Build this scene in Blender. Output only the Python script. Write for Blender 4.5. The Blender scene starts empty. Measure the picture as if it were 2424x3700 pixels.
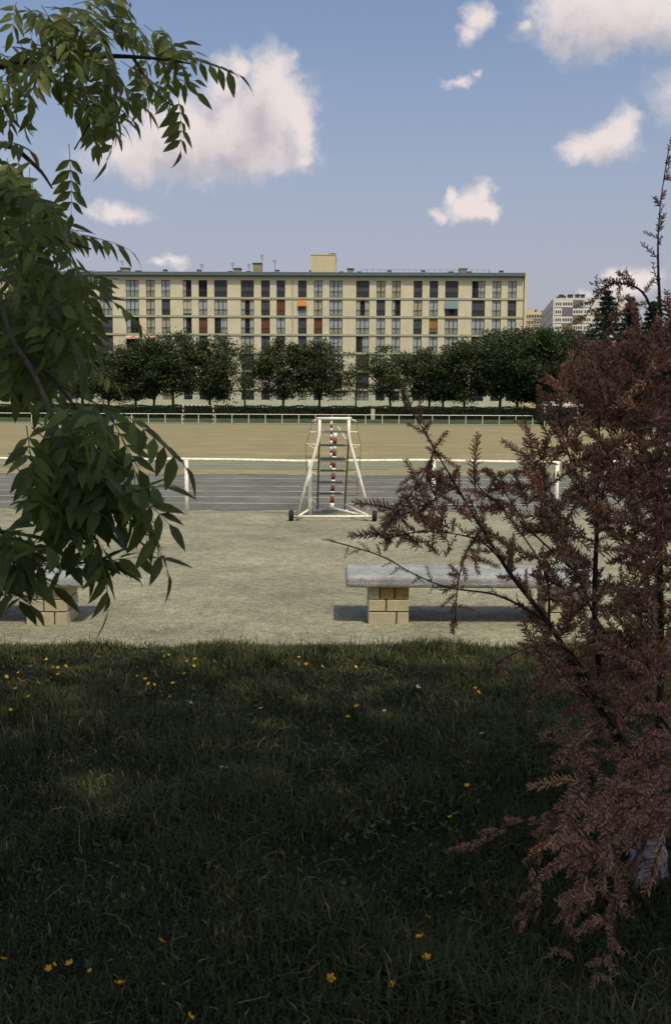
import bpy, math, random
import numpy as np
from mathutils import Vector, Matrix

random.seed(7); rng = np.random.default_rng(11)
scene = bpy.context.scene
COL = scene.collection

# ------------------------------------------------------------------ camera
LENS = 35.0
F = 3700 / 36 * LENS            # focal length in photograph pixels (2424 x 3700)
EYE = 1.75
PITCH = math.atan(380 / F); ROLL = math.radians(0.3)
cam_data = bpy.data.cameras.new('camera'); cam = bpy.data.objects.new('camera', cam_data); COL.objects.link(cam)
cam_data.sensor_fit = 'VERTICAL'; cam_data.sensor_height = 36; cam_data.sensor_width = 24; cam_data.lens = LENS
cam_data.clip_start = 0.05; cam_data.clip_end = 6000
CAM_R = Matrix.Rotation(math.pi / 2 - PITCH, 3, 'X') @ Matrix.Rotation(ROLL, 3, 'Z')
cam.matrix_world = Matrix.Translation((0, 0, EYE)) @ CAM_R.to_4x4()
cam_data.dof.use_dof = True; cam_data.dof.focus_distance = 17.0; cam_data.dof.aperture_fstop = 11
scene.camera = cam

def ray(px, py): return CAM_R @ Vector((px - 1212, 1850 - py, -F))
def G(px, py, z=0.0):           # pixel -> point on the horizontal plane z
    r = ray(px, py); return Vector((0, 0, EYE)) + r * ((z - EYE) / r.z)
def P(px, py, d):               # pixel -> point d metres ahead
    r = ray(px, py); return Vector((0, 0, EYE)) + r * (d / r.y)
def pix(p):                     # point -> pixel
    v = CAM_R.transposed() @ (Vector(p) - Vector((0, 0, EYE)))
    return 1212 + v.x / -v.z * F, 1850 - v.y / -v.z * F

# ------------------------------------------------------------------ light
SUN = Vector((0.22, -0.46, 0.85)).normalized()
sun_data = bpy.data.lights.new('sun', 'SUN'); sun = bpy.data.objects.new('sun', sun_data); COL.objects.link(sun)
sun_data.energy = 3.0; sun_data.angle = math.radians(0.9); sun_data.color = (1.0, 0.88, 0.68)
sun.rotation_euler = SUN.to_track_quat('Z', 'Y').to_euler(); sun.location = SUN * 60
scene.view_settings.view_transform = 'Standard'; scene.view_settings.look = 'None'
scene.view_settings.gamma = 1; scene.view_settings.use_curve_mapping = False
scene.view_settings.exposure = 0.0
scene.cycles.use_denoising = True
scene.cycles.max_bounces = 6; scene.cycles.diffuse_bounces = 3; scene.cycles.transmission_bounces = 4
scene.cycles.transparent_max_bounces = 6

# ------------------------------------------------------------------ sky with cumulus clouds
def build_world():
    w = bpy.data.worlds.new('World'); scene.world = w; w.use_nodes = True
    nt = w.node_tree; N = nt.nodes; L = nt.links; N.clear()
    sky = N.new('ShaderNodeTexSky'); sky.sky_type = 'NISHITA'; sky.sun_disc = False
    sky.sun_elevation = math.asin(SUN.z); sky.sun_rotation = math.atan2(SUN.x, SUN.y)
    sky.air_density = 1.0; sky.dust_density = 3.0; sky.ozone_density = 1.6; sky.altitude = 50
    tc = N.new('ShaderNodeTexCoord')
    # clouds: centre pixel, half width, half height (pixels), weight
    blobs = [(985, 375, 140, 165, 1.0), (880, 490, 230, 140, 1.0), (1075, 450, 85, 140, .9), (690, 510, 230, 130, 1.0), (1085, 580, 80, 60, .55),
             (540, 560, 250, 95, .85), (920, 600, 190, 60, .75), (860, 250, 55, 60, .75), (800, 300, 90, 90, .8), (780, 250, 40, 50, .6), (420, 755, 160, 48, .66),
             (330, 765, 80, 34, .5), (640, 950, 55, 35, .75), (590, 965, 60, 30, .6), (1740, 700, 36, 60, .9), (1635, 705, 34, 42, .9), (1700, 745, 75, 66, 1.0),
             (1760, 770, 55, 50, .9), (1590, 785, 55, 42, .65), (2252, 475, 62, 78, .95), (2185, 515, 105, 78, .95), (2110, 550, 75, 55, .8),
             (2080, 30, 160, 150, .9), (2260, 40, 260, 110, 1.1), (2060, 170, 50, 70, .65), (2440, 20, 200, 90, 1.0), (1720, 60, 50, 70, .85), (1690, 125, 55, 55, .75), (1880, 95, 40, 32, .6),
             (1640, 305, 85, 26, .62), (1720, 275, 50, 26, .4), (2270, 1030, 90, 55, 1.0), (2200, 1060, 80, 50, .7), (2120, 1080, 50, 40, .5), (2700, 300, 260, 140, .9), (-250, 700, 300, 150, .9)]
    grp = bpy.data.node_groups.new('cloud_field', 'ShaderNodeTree')
    grp.interface.new_socket('Dir', in_out='INPUT', socket_type='NodeSocketVector')
    grp.interface.new_socket('Field', in_out='OUTPUT', socket_type='NodeSocketFloat')
    gN, gL = grp.nodes, grp.links
    gi = gN.new('NodeGroupInput'); go = gN.new('NodeGroupOutput')
    # small domain warp so the outlines billow
    nw = gN.new('ShaderNodeTexNoise'); nw.inputs['Scale'].default_value = 22; nw.inputs['Detail'].default_value = 5; nw.inputs['Roughness'].default_value = .6
    gL.new(gi.outputs[0], nw.inputs['Vector'])
    sub = gN.new('ShaderNodeVectorMath'); sub.operation = 'SUBTRACT'; sub.inputs[1].default_value = (.5, .5, .5); gL.new(nw.outputs['Color'], sub.inputs[0])
    sc_ = gN.new('ShaderNodeVectorMath'); sc_.operation = 'SCALE'; sc_.inputs['Scale'].default_value = .045; gL.new(sub.outputs[0], sc_.inputs[0])
    add = gN.new('ShaderNodeVectorMath'); add.operation = 'ADD'; gL.new(gi.outputs[0], add.inputs[0]); gL.new(sc_.outputs[0], add.inputs[1])
    last = None
    for px, py, rx, ry, wgt in blobs:
        c = ray(px, py).normalized()
        s = gN.new('ShaderNodeVectorMath'); s.operation = 'SUBTRACT'; s.inputs[1].default_value = c; gL.new(add.outputs[0], s.inputs[0])
        m = gN.new('ShaderNodeVectorMath'); m.operation = 'MULTIPLY'
        m.inputs[1].default_value = (F / rx / 1.25, F / rx / 3, F / ry / 1.25); gL.new(s.outputs[0], m.inputs[0])
        ln = gN.new('ShaderNodeVectorMath'); ln.operation = 'LENGTH'; gL.new(m.outputs[0], ln.inputs[0])
        d = gN.new('ShaderNodeMath'); d.operation = 'SUBTRACT'; d.inputs[0].default_value = wgt; gL.new(ln.outputs['Value'], d.inputs[1])
        if last is None: last = d.outputs[0]
        else:
            mx = gN.new('ShaderNodeMath'); mx.operation = 'SMOOTH_MAX'; mx.inputs[2].default_value = .25
            gL.new(last, mx.inputs[0]); gL.new(d.outputs[0], mx.inputs[1]); last = mx.outputs[0]
    # the same kind of sky all round, outside the part the photograph shows
    front = gN.new('ShaderNodeVectorMath'); front.operation = 'DOT_PRODUCT'; front.inputs[1].default_value = ray(1212, 900).normalized(); gL.new(gi.outputs[0], front.inputs[0])
    fm = gN.new('ShaderNodeMapRange'); fm.inputs['From Min'].default_value = .78; fm.inputs['From Max'].default_value = .9
    fm.inputs['To Min'].default_value = 0; fm.inputs['To Max'].default_value = -3; gL.new(front.outputs['Value'], fm.inputs['Value'])
    ng = gN.new('ShaderNodeTexNoise'); ng.inputs['Scale'].default_value = 4.5; ng.inputs['Detail'].default_value = 4; gL.new(add.outputs[0], ng.inputs['Vector'])
    gm = gN.new('ShaderNodeMapRange'); gm.inputs['From Min'].default_value = .55; gm.inputs['From Max'].default_value = .75; gm.inputs['To Min'].default_value = -.3; gm.inputs['To Max'].default_value = 1
    gm.clamp = False; gL.new(ng.outputs['Fac'], gm.inputs['Value'])
    ga = gN.new('ShaderNodeMath'); ga.operation = 'ADD'; gL.new(gm.outputs[0], ga.inputs[0]); gL.new(fm.outputs[0], ga.inputs[1])
    mx = gN.new('ShaderNodeMath'); mx.operation = 'MAXIMUM'; gL.new(last, mx.inputs[0]); gL.new(ga.outputs[0], mx.inputs[1])
    nf = gN.new('ShaderNodeTexNoise'); nf.inputs['Scale'].default_value = 40; nf.inputs['Detail'].default_value = 7; nf.inputs['Roughness'].default_value = .62; gL.new(add.outputs[0], nf.inputs['Vector'])
    nm = gN.new('ShaderNodeMath'); nm.operation = 'MULTIPLY_ADD'; nm.inputs[1].default_value = .9; nm.inputs[2].default_value = -.48; gL.new(nf.outputs['Fac'], nm.inputs[0])
    sm = gN.new('ShaderNodeMath'); sm.operation = 'ADD'; gL.new(mx.outputs[0], sm.inputs[0]); gL.new(nm.outputs[0], sm.inputs[1])
    gL.new(sm.outputs[0], go.inputs[0])
    a = N.new('ShaderNodeGroup'); a.node_tree = grp; L.new(tc.outputs['Generated'], a.inputs[0])
    off = N.new('ShaderNodeVectorMath'); off.operation = 'ADD'; off.inputs[1].default_value = (.012, 0, .026); L.new(tc.outputs['Generated'], off.inputs[0])
    b = N.new('ShaderNodeGroup'); b.node_tree = grp; L.new(off.outputs[0], b.inputs[0])
    dens = N.new('ShaderNodeMapRange'); dens.interpolation_type = 'SMOOTHSTEP'; dens.inputs['From Min'].default_value = -.10; dens.inputs['From Max'].default_value = .62
    dens.inputs['To Max'].default_value = .93; L.new(a.outputs[0], dens.inputs['Value'])
    shade = N.new('ShaderNodeMapRange'); shade.interpolation_type = 'SMOOTHSTEP'; shade.inputs['From Min'].default_value = .1; shade.inputs['From Max'].default_value = 1.15; L.new(b.outputs[0], shade.inputs['Value'])
    cc = N.new('ShaderNodeMix'); cc.data_type = 'RGBA'; cc.inputs['A'].default_value = (7.2, 6.35, 6.1, 1); cc.inputs['B'].default_value = (4.1, 3.85, 4.15, 1); L.new(shade.outputs[0], cc.inputs['Factor'])
    tint = N.new('ShaderNodeMix'); tint.data_type = 'RGBA'; tint.blend_type = 'MULTIPLY'; tint.inputs['Factor'].default_value = 1; tint.inputs['B'].default_value = (1.12, 1.17, 1.19, 1); L.new(sky.outputs[0], tint.inputs['A'])
    sep = N.new('ShaderNodeSeparateXYZ'); L.new(tc.outputs['Generated'], sep.inputs[0])
    hz = N.new('ShaderNodeMapRange'); hz.interpolation_type = 'SMOOTHSTEP'; hz.inputs['From Min'].default_value = -.02; hz.inputs['From Max'].default_value = .42; hz.inputs['To Min'].default_value = .92; hz.inputs['To Max'].default_value = .06; L.new(sep.outputs['Z'], hz.inputs['Value'])
    haze = N.new('ShaderNodeMix'); haze.data_type = 'RGBA'; haze.inputs['B'].default_value = (3.7, 3.45, 4.0, 1); L.new(hz.outputs[0], haze.inputs['Factor']); L.new(tint.outputs['Result'], haze.inputs['A'])
    mix = N.new('ShaderNodeMix'); mix.data_type = 'RGBA'; L.new(dens.outputs[0], mix.inputs['Factor']); L.new(haze.outputs['Result'], mix.inputs['A']); L.new(cc.outputs['Result'], mix.inputs['B'])
    bg = N.new('ShaderNodeBackground'); bg.inputs['Strength'].default_value = .12; L.new(mix.outputs['Result'], bg.inputs['Color'])
    out = N.new('ShaderNodeOutputWorld'); L.new(bg.outputs[0], out.inputs['Surface'])
build_world()

# ------------------------------------------------------------------ materials
def mat(name, col, rough=.8, var=.0, scale=8.0, col2=None, bump=0.0, bscale=None, metal=0.0, spec=.3, island=0.0, trans=0.0, trans_col=None, detail=6, coords='Object'):
    m = bpy.data.materials.new(name); m.use_nodes = True
    nt = m.node_tree; N, L = nt.nodes, nt.links
    b = N['Principled BSDF']; b.inputs['Roughness'].default_value = rough; b.inputs['Metallic'].default_value = metal
    b.inputs['Specular IOR Level'].default_value = spec
    b.inputs['Base Color'].default_value = (*col, 1)
    tc = N.new('ShaderNodeTexCoord'); src = None
    if var > 0 or col2:
        n = N.new('ShaderNodeTexNoise'); n.inputs['Scale'].default_value = scale; n.inputs['Detail'].default_value = detail; n.inputs['Roughness'].default_value = .65
        L.new(tc.outputs[coords], n.inputs['Vector'])
        r = N.new('ShaderNodeMapRange'); r.inputs['From Min'].default_value = .32; r.inputs['From Max'].default_value = .68; L.new(n.outputs['Fac'], r.inputs['Value'])
        x = N.new('ShaderNodeMix'); x.data_type = 'RGBA'; L.new(r.outputs[0], x.inputs['Factor'])
        lo = tuple(c * (1 - var) for c in col); hi = col2 or tuple(min(1, c * (1 + var)) for c in col)
        x.inputs['A'].default_value = (*lo, 1); x.inputs['B'].default_value = (*hi, 1); src = x.outputs['Result']
    if island > 0:
        g = N.new('ShaderNodeNewGeometry'); h = N.new('ShaderNodeHueSaturation')
        if src: L.new(src, h.inputs['Color'])
        else: h.inputs['Color'].default_value = (*col, 1)
        r = N.new('ShaderNodeMapRange'); r.inputs['To Min'].default_value = 1 - island; r.inputs['To Max'].default_value = 1 + island; L.new(g.outputs['Random Per Island'], r.inputs['Value']); L.new(r.outputs[0], h.inputs['Value'])
        r2 = N.new('ShaderNodeMath'); r2.operation = 'MULTIPLY'; r2.inputs[1].default_value = 7.13; L.new(g.outputs['Random Per Island'], r2.inputs[0])
        r3 = N.new('ShaderNodeMath'); r3.operation = 'FRACT'; L.new(r2.outputs[0], r3.inputs[0])
        r4 = N.new('ShaderNodeMapRange'); r4.inputs['To Min'].default_value = .5 - island * .06; r4.inputs['To Max'].default_value = .5 + island * .06; L.new(r3.outputs[0], r4.inputs['Value']); L.new(r4.outputs[0], h.inputs['Hue'])
        src = h.outputs['Color']
    if src: L.new(src, b.inputs['Base Color'])
    if bump > 0:
        n2 = N.new('ShaderNodeTexNoise'); n2.inputs['Scale'].default_value = bscale or scale * 3; n2.inputs['Detail'].default_value = 8; L.new(tc.outputs[coords], n2.inputs['Vector'])
        bp = N.new('ShaderNodeBump'); bp.inputs['Strength'].default_value = bump; bp.inputs['Distance'].default_value = .02; L.new(n2.outputs['Fac'], bp.inputs['Height']); L.new(bp.outputs[0], b.inputs['Normal'])
    if trans > 0:
        t = N.new('ShaderNodeBsdfTranslucent'); t.inputs['Color'].default_value = (*(trans_col or col), 1)
        ms = N.new('ShaderNodeMixShader'); ms.inputs[0].default_value = trans
        L.new(b.outputs[0], ms.inputs[1]); L.new(t.outputs[0], ms.inputs[2]); L.new(ms.outputs[0], N['Material Output'].inputs['Surface'])
    return m

def speckle(m, scale, amt):
    nt = m.node_tree; N, L = nt.nodes, nt.links; b = N['Principled BSDF']; lk = b.inputs['Base Color'].links[0]; src = lk.from_socket
    tc = N.new('ShaderNodeTexCoord'); acc = src
    for sc_, am in ((scale, amt), (scale * .23, amt * .6), (scale * .04, amt * .35)):
        n = N.new('ShaderNodeTexNoise'); n.inputs['Scale'].default_value = sc_; n.inputs['Detail'].default_value = 3; n.inputs['Roughness'].default_value = .7; L.new(tc.outputs['Object'], n.inputs['Vector'])
        r = N.new('ShaderNodeMapRange'); r.inputs['From Min'].default_value = .3; r.inputs['From Max'].default_value = .7; r.inputs['To Min'].default_value = 1 - am; r.inputs['To Max'].default_value = 1 + am; L.new(n.outputs['Fac'], r.inputs['Value'])
        x = N.new('ShaderNodeVectorMath'); x.operation = 'SCALE'; L.new(acc, x.inputs[0]); L.new(r.outputs[0], x.inputs['Scale']); acc = x.outputs[0]
    L.new(acc, b.inputs['Base Color']); return m
M = {}
M['terrain'] = mat('terrain', (.16, .15, .09), .95, .3, .05)
M['gravel'] = mat('gravel', (.25, .24, .158), .95, .22, .6, bump=.9, bscale=45)
M['sand'] = mat('sand', (.242, .207, .102), .95, .14, .25, bump=.4, bscale=30)
speckle(M['gravel'], 48, .55); speckle(M['sand'], 14, .30)
M['band'] = mat('cinder_band', (.185, .19, .12), .95, .2, .5, bump=.3)
M['track'] = mat('track', (.128, .128, .104), .92, .25, .5, bump=.4, bscale=40)
speckle(M['track'], 24, .35)
M['verge'] = mat('verge', (.04, .06, .015), .95, .35, .8, bump=.5)
M['kerb'] = mat('kerb_gravel', (.34, .34, .24), .9, .2, .5)
M['soil'] = mat('soil', (.02, .026, .01), .95, .5, 5, bump=.8)
M['white'] = mat('white_paint', (.74, .71, .60), .5, .12, 14)
M['oldwhite'] = mat('weathered_white_paint', (.80, .76, .62), .55, .2, 20)
M['red'] = mat('red_paint', (.17, .022, .022), .5, .15, 25)
M['rubber'] = mat('rubber', (.012, .013, .016), .7)
M['drab'] = mat('drab_steel', (.13, .13, .05), .6, .3, 20)
M['plank'] = mat('grey_plank', (.135, .16, .15), .75, .3, 12)
M['concrete'] = mat('concrete', (.30, .305, .29), .75, .25, 4, bump=.5, bscale=60, spec=.4)
speckle(M['concrete'], 70, .2)
M['brick'] = mat('buff_brick', (.45, .395, .255), .9, .14, 10, bump=.4, bscale=90, coords='Object')
M['brick_orange'] = mat('orange_brick', (.33, .22, .075), .9, .3, 14, bump=.4, bscale=90)  # darker orange, for some bricks in one pier's top course
M['mortar'] = mat('mortar', (.10, .085, .05), .95, .2, 20)
M['stone'] = mat('stone', (.45, .42, .32), .9, .3, 30)
M['render'] = mat('facade_render', (.60, .54, .365), .92, .10, .5, bump=.3, bscale=8)
M['base_render'] = mat('ground_floor_render', (.50, .52, .38), .92, .12, .9, bump=.3, bscale=8)
M['bandc'] = mat('floor_band', (.36, .37, .23), .9, .15, 3)
M['fascia'] = mat('fascia', (.10, .13, .14), .6, .1, 2)
M['soffit'] = mat('soffit', (.33, .31, .22), .9)
M['roof'] = mat('roof_felt', (.12, .12, .12), .9, .2, 1)
M['lift'] = mat('lift_tower', (.54, .47, .28), .9, .08, 2)
M['chimney'] = mat('chimney', (.26, .22, .14), .9, .2, 4)
M['cowl'] = mat('dark_cowl', (.05, .055, .055), .7)
M['frame'] = mat('window_frame', (.05, .055, .055), .6)
M['glass'] = mat('window_glass', (.025, .03, .034), .08, spec=.6)
M['curtain'] = mat('net_curtain', (.33, .36, .34), .9, .35, 6)
M['curtain_warm'] = mat('warm_net_curtain', (.34, .33, .24), .9, .35, 6)
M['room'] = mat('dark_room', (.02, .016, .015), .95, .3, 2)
M['slate_blind'] = mat('slate_blind', (.06, .065, .07), .8, .1, 3)
M['brown'] = mat('brown_shutter', (.14, .055, .03), .75, .2, 6)
M['orange'] = mat('orange_canvas', (.52, .20, .05), .8, .15, 6)
M['ochre'] = mat('ochre_blind', (.30, .17, .06), .8, .15, 6)
M['pale_blind'] = mat('pale_blind', (.44, .42, .30), .85, .1, 6)
M['teal'] = mat('teal_canvas', (.17, .24, .23), .85, .1, 6)
M['pinkwhite'] = mat('pink_canvas', (.62, .52, .42), .85)
M['pinkred'] = mat('rose_canvas', (.50, .17, .13), .85)
M['linen'] = mat('linen', (.62, .62, .60), .9)
M['galv'] = mat('galvanised', (.18, .19, .20), .5, metal=.4)
M['far_white'] = mat('far_white', (.60, .58, .48), .9, .06, .5)
M['far_shade'] = mat('far_shaded_sill', (.42, .45, .46), .9)  # bluish grey: shade of the far block's side put into its sill colour
M['far_beige'] = mat('far_beige', (.62, .49, .28), .9, .05, .5)
M['far_brown'] = mat('far_brown_panel', (.20, .135, .085), .9, .15, .6)
M['far_greyp'] = mat('far_slate_panel', (.16, .15, .155), .9, .15, .6)
M['far_glass'] = mat('far_glass', (.07, .075, .075), .2, spec=.5)
M['bark'] = mat('bark', (.055, .045, .03), .95, .4, 12, bump=.6)
M['twig'] = mat('twig', (.045, .035, .025), .9, .3, 30)
M['ash_twig'] = mat('ash_twig', (.10, .09, .055), .85, .3, 25)
M['tree_leaf'] = mat('street_leaf', (.052, .068, .027), .6, island=.45, trans=.22, trans_col=(.07, .10, .015), spec=.25)
M['tree_leaf_b'] = mat('pale_street_leaf', (.06, .078, .028), .6, island=.4, trans=.25, trans_col=(.09, .12, .02), spec=.25)
M['hedge'] = mat('hedge_leaf', (.022, .034, .013), .7, island=.5, trans=.1, spec=.2)
M['conifer'] = mat('conifer_needle', (.016, .03, .024), .7, island=.4, spec=.2)
M['ash_leaf'] = mat('ash_leaf', (.12, .145, .034), .5, .25, 18, island=.48, trans=.38, trans_col=(.24, .28, .05), spec=.32)
M['shade_leaf'] = mat('shade_leaf', (.04, .06, .012), .6, island=.4, trans=.12, spec=.2)
M['tam'] = mat('tamarisk_bloom', (.45, .25, .15), .9, island=.55, trans=.18, trans_col=(.36, .16, .11), spec=.1)
M['tam_green'] = mat('tamarisk_green', (.065, .085, .03), .85, island=.4, trans=.1, spec=.1)
M['weed'] = mat('weed_leaf', (.06, .085, .028), .6, island=.4, trans=.15, spec=.3)
M['yellow'] = mat('yellow_petal', (.88, .50, .015), .6, island=.15, trans=.2, trans_col=(.8, .4, .01))
M['stem'] = mat('flower_stem', (.05, .07, .02), .8)
M['paper'] = mat('white_paper', (.40, .43, .50), .85, .12, 9, trans=.2)
M['scrap'] = mat('paper_scrap', (.75, .73, .68), .85, trans=.2)
M['straw'] = mat('dry_straw', (.26, .21, .10), .9, .3, 20)
def grass_mat():
    m = mat('grass_blade', (.042, .058, .014), .7, trans=.2, trans_col=(.07, .10, .02), spec=.2)
    nt = m.node_tree; a = nt.nodes.new('ShaderNodeAttribute'); a.attribute_name = 'tone'
    r = nt.nodes.new('ShaderNodeValToRGB'); e = r.color_ramp.elements
    e[0].position = 0; e[0].color = (.027, .031, .017, 1); e[1].position = .55; e[1].color = (.078, .086, .030, 1)
    e.new(.86).color = (.108, .112, .042, 1); e.new(1.0).color = (.25, .21, .12, 1)
    nt.links.new(a.outputs['Fac'], r.inputs[0]); nt.links.new(r.outputs[0], nt.nodes['Principled BSDF'].inputs['Base Color'])
    return m
M['grass'] = grass_mat()
def line_mat():
    m = mat('worn_line', (.55, .56, .50), .9)
    nt = m.node_tree; N, L = nt.nodes, nt.links
    tc = N.new('ShaderNodeTexCoord'); n = N.new('ShaderNodeTexNoise'); n.inputs['Scale'].default_value = 1.1; n.inputs['Detail'].default_value = 8; n.inputs['Roughness'].default_value = .75
    L.new(tc.outputs['Object'], n.inputs['Vector'])
    r = N.new('ShaderNodeMapRange'); r.inputs['From Min'].default_value = .36; r.inputs['From Max'].default_value = .56; L.new(n.outputs['Fac'], r.inputs['Value'])
    x = N.new('ShaderNodeMix'); x.data_type = 'RGBA'; x.inputs['A'].default_value = (.18, .18, .15, 1); x.inputs['B'].default_value = (.62, .62, .54, 1)
    L.new(r.outputs[0], x.inputs['Factor']); L.new(x.outputs['Result'], N['Principled BSDF'].inputs['Base Color'])
    return m
M['line'] = line_mat()

# ------------------------------------------------------------------ mesh helpers
class MB:
    def __init__(s): s.v = []; s.f = []; s.m = []; s.mi = 0
    def quad(s, *p):
        k = len(s.v); s.v += [tuple(q) for q in p]; s.f.append(tuple(range(k, k + len(p)))); s.m.append(s.mi)
    def box(s, x0, x1, y0, y1, z0, z1):
        k = len(s.v)
        s.v += [(x, y, z) for z in (z0, z1) for y in (y0, y1) for x in (x0, x1)]
        for f in ((0, 2, 3, 1), (4, 5, 7, 6), (0, 1, 5, 4), (2, 6, 7, 3), (0, 4, 6, 2), (1, 3, 7, 5)):
            s.f.append(tuple(k + i for i in f)); s.m.append(s.mi)
        return s
    def tube(s, pts, r, n=8, caps=True):
        pts = [Vector(p) for p in pts]; rs = r if isinstance(r, (list, tuple)) else [r] * len(pts)
        prev = None; k0 = len(s.v)
        for i, p in enumerate(pts):
            t = (pts[min(i + 1, len(pts) - 1)] - pts[max(i - 1, 0)]).normalized()
            if prev is None:
                a = t.cross(Vector((0, 0, 1))) if abs(t.z) < .95 else t.cross(Vector((1, 0, 0)))
            else: a = prev - t * prev.dot(t)
            a.normalize(); b = t.cross(a); prev = a
            for j in range(n):
                an = 2 * math.pi * j / n; s.v.append(tuple(p + (a * math.cos(an) + b * math.sin(an)) * rs[i]))
        for i in range(len(pts) - 1):
            for j in range(n):
                q = k0 + i * n; s.f.append((q + j, q + (j + 1) % n, q + n + (j + 1) % n, q + n + j)); s.m.append(s.mi)
        if caps:
            s.f.append(tuple(k0 + j for j in reversed(range(n)))); s.m.append(s.mi)
            e = k0 + (len(pts) - 1) * n; s.f.append(tuple(e + j for j in range(n))); s.m.append(s.mi)
        return s
    def mesh(s, name, mats, smooth=False):
        me = bpy.data.meshes.new(name); me.from_pydata(s.v, [], s.f)
        for m in (mats if isinstance(mats, (list, tuple)) else [mats]): me.materials.append(m)
        if any(s.m): me.polygons.foreach_set('material_index', s.m)
        if smooth: me.polygons.foreach_set('use_smooth', [True] * len(me.polygons))
        me.update(); return me
    def build(s, name, mats, parent=None, smooth=False): return add(name, s.mesh(name, mats, smooth), parent)

def add(name, me, parent=None, loc=None, mw=None):
    o = bpy.data.objects.new(name, me); COL.objects.link(o)
    if parent is not None: o.parent = parent
    if loc is not None: o.location = loc
    if mw is not None: o.matrix_local = mw
    return o
def empty(name, loc=(0, 0, 0), rz=0):
    o = bpy.data.objects.new(name, None); COL.objects.link(o); o.location = loc; o.rotation_euler.z = rz; o.empty_display_size = .2; return o
def tag(o, label=None, cat=None, group=None, kind=None):
    if label: o['label'] = label
    if cat: o['category'] = cat
    if group: o['group'] = group
    if kind: o['kind'] = kind
    return o
def copy_tree(o, parent=None):
    c = o.copy(); COL.objects.link(c); c.parent = parent
    if parent is not None: c.matrix_local = o.matrix_local
    for ch in [x for x in KIDS.get(o.name, o.children)]: copy_tree(ch, c)
    return c
KIDS = {}
def box(name, x0, x1, y0, y1, z0, z1, m, parent=None): return MB().box(x0, x1, y0, y1, z0, z1).build(name, m, parent)
def bevel(o, w=.01, seg=2):
    b = o.modifiers.new('bevel', 'BEVEL'); b.width = w; b.segments = seg; b.limit_method = 'ANGLE'; return o
def np_mesh(name, V, Fa, m, attr=None):
    me = bpy.data.meshes.new(name); nf, k = Fa.shape
    me.vertices.add(len(V)); me.vertices.foreach_set('co', V.astype(np.float32).ravel())
    me.loops.add(nf * k); me.loops.foreach_set('vertex_index', Fa.astype(np.int32).ravel())
    me.polygons.add(nf); me.polygons.foreach_set('loop_start', np.arange(0, nf * k, k, dtype=np.int32)); me.polygons.foreach_set('loop_total', np.full(nf, k, np.int32))
    me.materials.append(m)
    if attr is not None:
        a = me.attributes.new('tone', 'FLOAT', 'POINT'); a.data.foreach_set('value', attr.astype(np.float32))
    me.update(calc_edges=True); return me
def leaf_cards(C, size, up=.5, r=rng):
    """bent diamond leaves (two triangles each sharing a midrib) at centres C"""
    n = len(C)
    d = r.normal(size=(n, 3)); d /= np.linalg.norm(d, axis=1)[:, None]
    nrm = r.normal(size=(n, 3)); nrm[:, 2] += up * 2; nrm -= d * (nrm * d).sum(1)[:, None]; nrm /= np.linalg.norm(nrm, axis=1)[:, None]
    b = np.cross(d, nrm); s = (size * r.uniform(.6, 1.3, n))[:, None]
    V = np.empty((n, 4, 3)); V[:, 0] = C - d * s * .5; V[:, 2] = C + d * s * .5 - nrm * s * .08
    V[:, 1] = C + b * s * .33 - nrm * s * .1; V[:, 3] = C - b * s * .33 - nrm * s * .1
    i = np.arange(n)[:, None] * 4
    return V.reshape(-1, 3), np.concatenate([np.hstack([i, i + 1, i + 2]), np.hstack([i, i + 2, i + 3])])

# ------------------------------------------------------------------ ground, track, pitch
def sheet(name, x0, x1, y0, y1, z, m, parent=None, nx=1, wob=0):
    b = MB()
    if nx == 1: b.quad((x0, y0, z), (x1, y0, z), (x1, y1, z), (x0, y1, z))
    else:
        xs = np.linspace(x0, x1, nx + 1); e0 = y0 + rng.normal(0, wob, nx + 1); e1 = y1 + rng.normal(0, wob, nx + 1)
        for i in range(nx): b.quad((xs[i], e0[i], z), (xs[i + 1], e0[i + 1], z), (xs[i + 1], e1[i + 1], z), (xs[i], e1[i], z))
    o = b.build(name, m, parent)
    if parent is None: tag(o, kind='structure')
    return o
yd = lambda py: G(1212, py).y
sheet('ground', -2500, 2500, -400, 4500, -.03, M['terrain'])
sheet('gravel_yard', -90, 90, 6.5, 17.4, 0, M['gravel'])
sheet('sand_pitch', -120, 120, 25.5, 108, .000, M['sand'])
tr = sheet('running_track', -120, 120, 16.75, yd(1714), .005, M['track'], nx=900, wob=.10)
sheet('cinder_band', -120, 120, yd(1697), yd(1664), .006, M['band'], nx=300, wob=.25)
pitch_o = bpy.data.objects['sand_pitch']
for py, w in ((1822, .07), (1799, .07), (1778, .07), (1760, .08), (1742, .06), (1732, .07), (1716, .09)):
    sheet('lane_line', -110, 110, yd(py) - w / 2, yd(py) + w / 2, .010, M['line'], tr, nx=200, wob=.004)
for py, w in ((1695, .06), (1682, .06), (1640, .12), (1607, .10)):
    sheet('pitch_line', -110, 110, yd(py) - w / 2, yd(py) + w / 2, .012, M['line'], pitch_o, nx=200, wob=.01)
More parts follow.
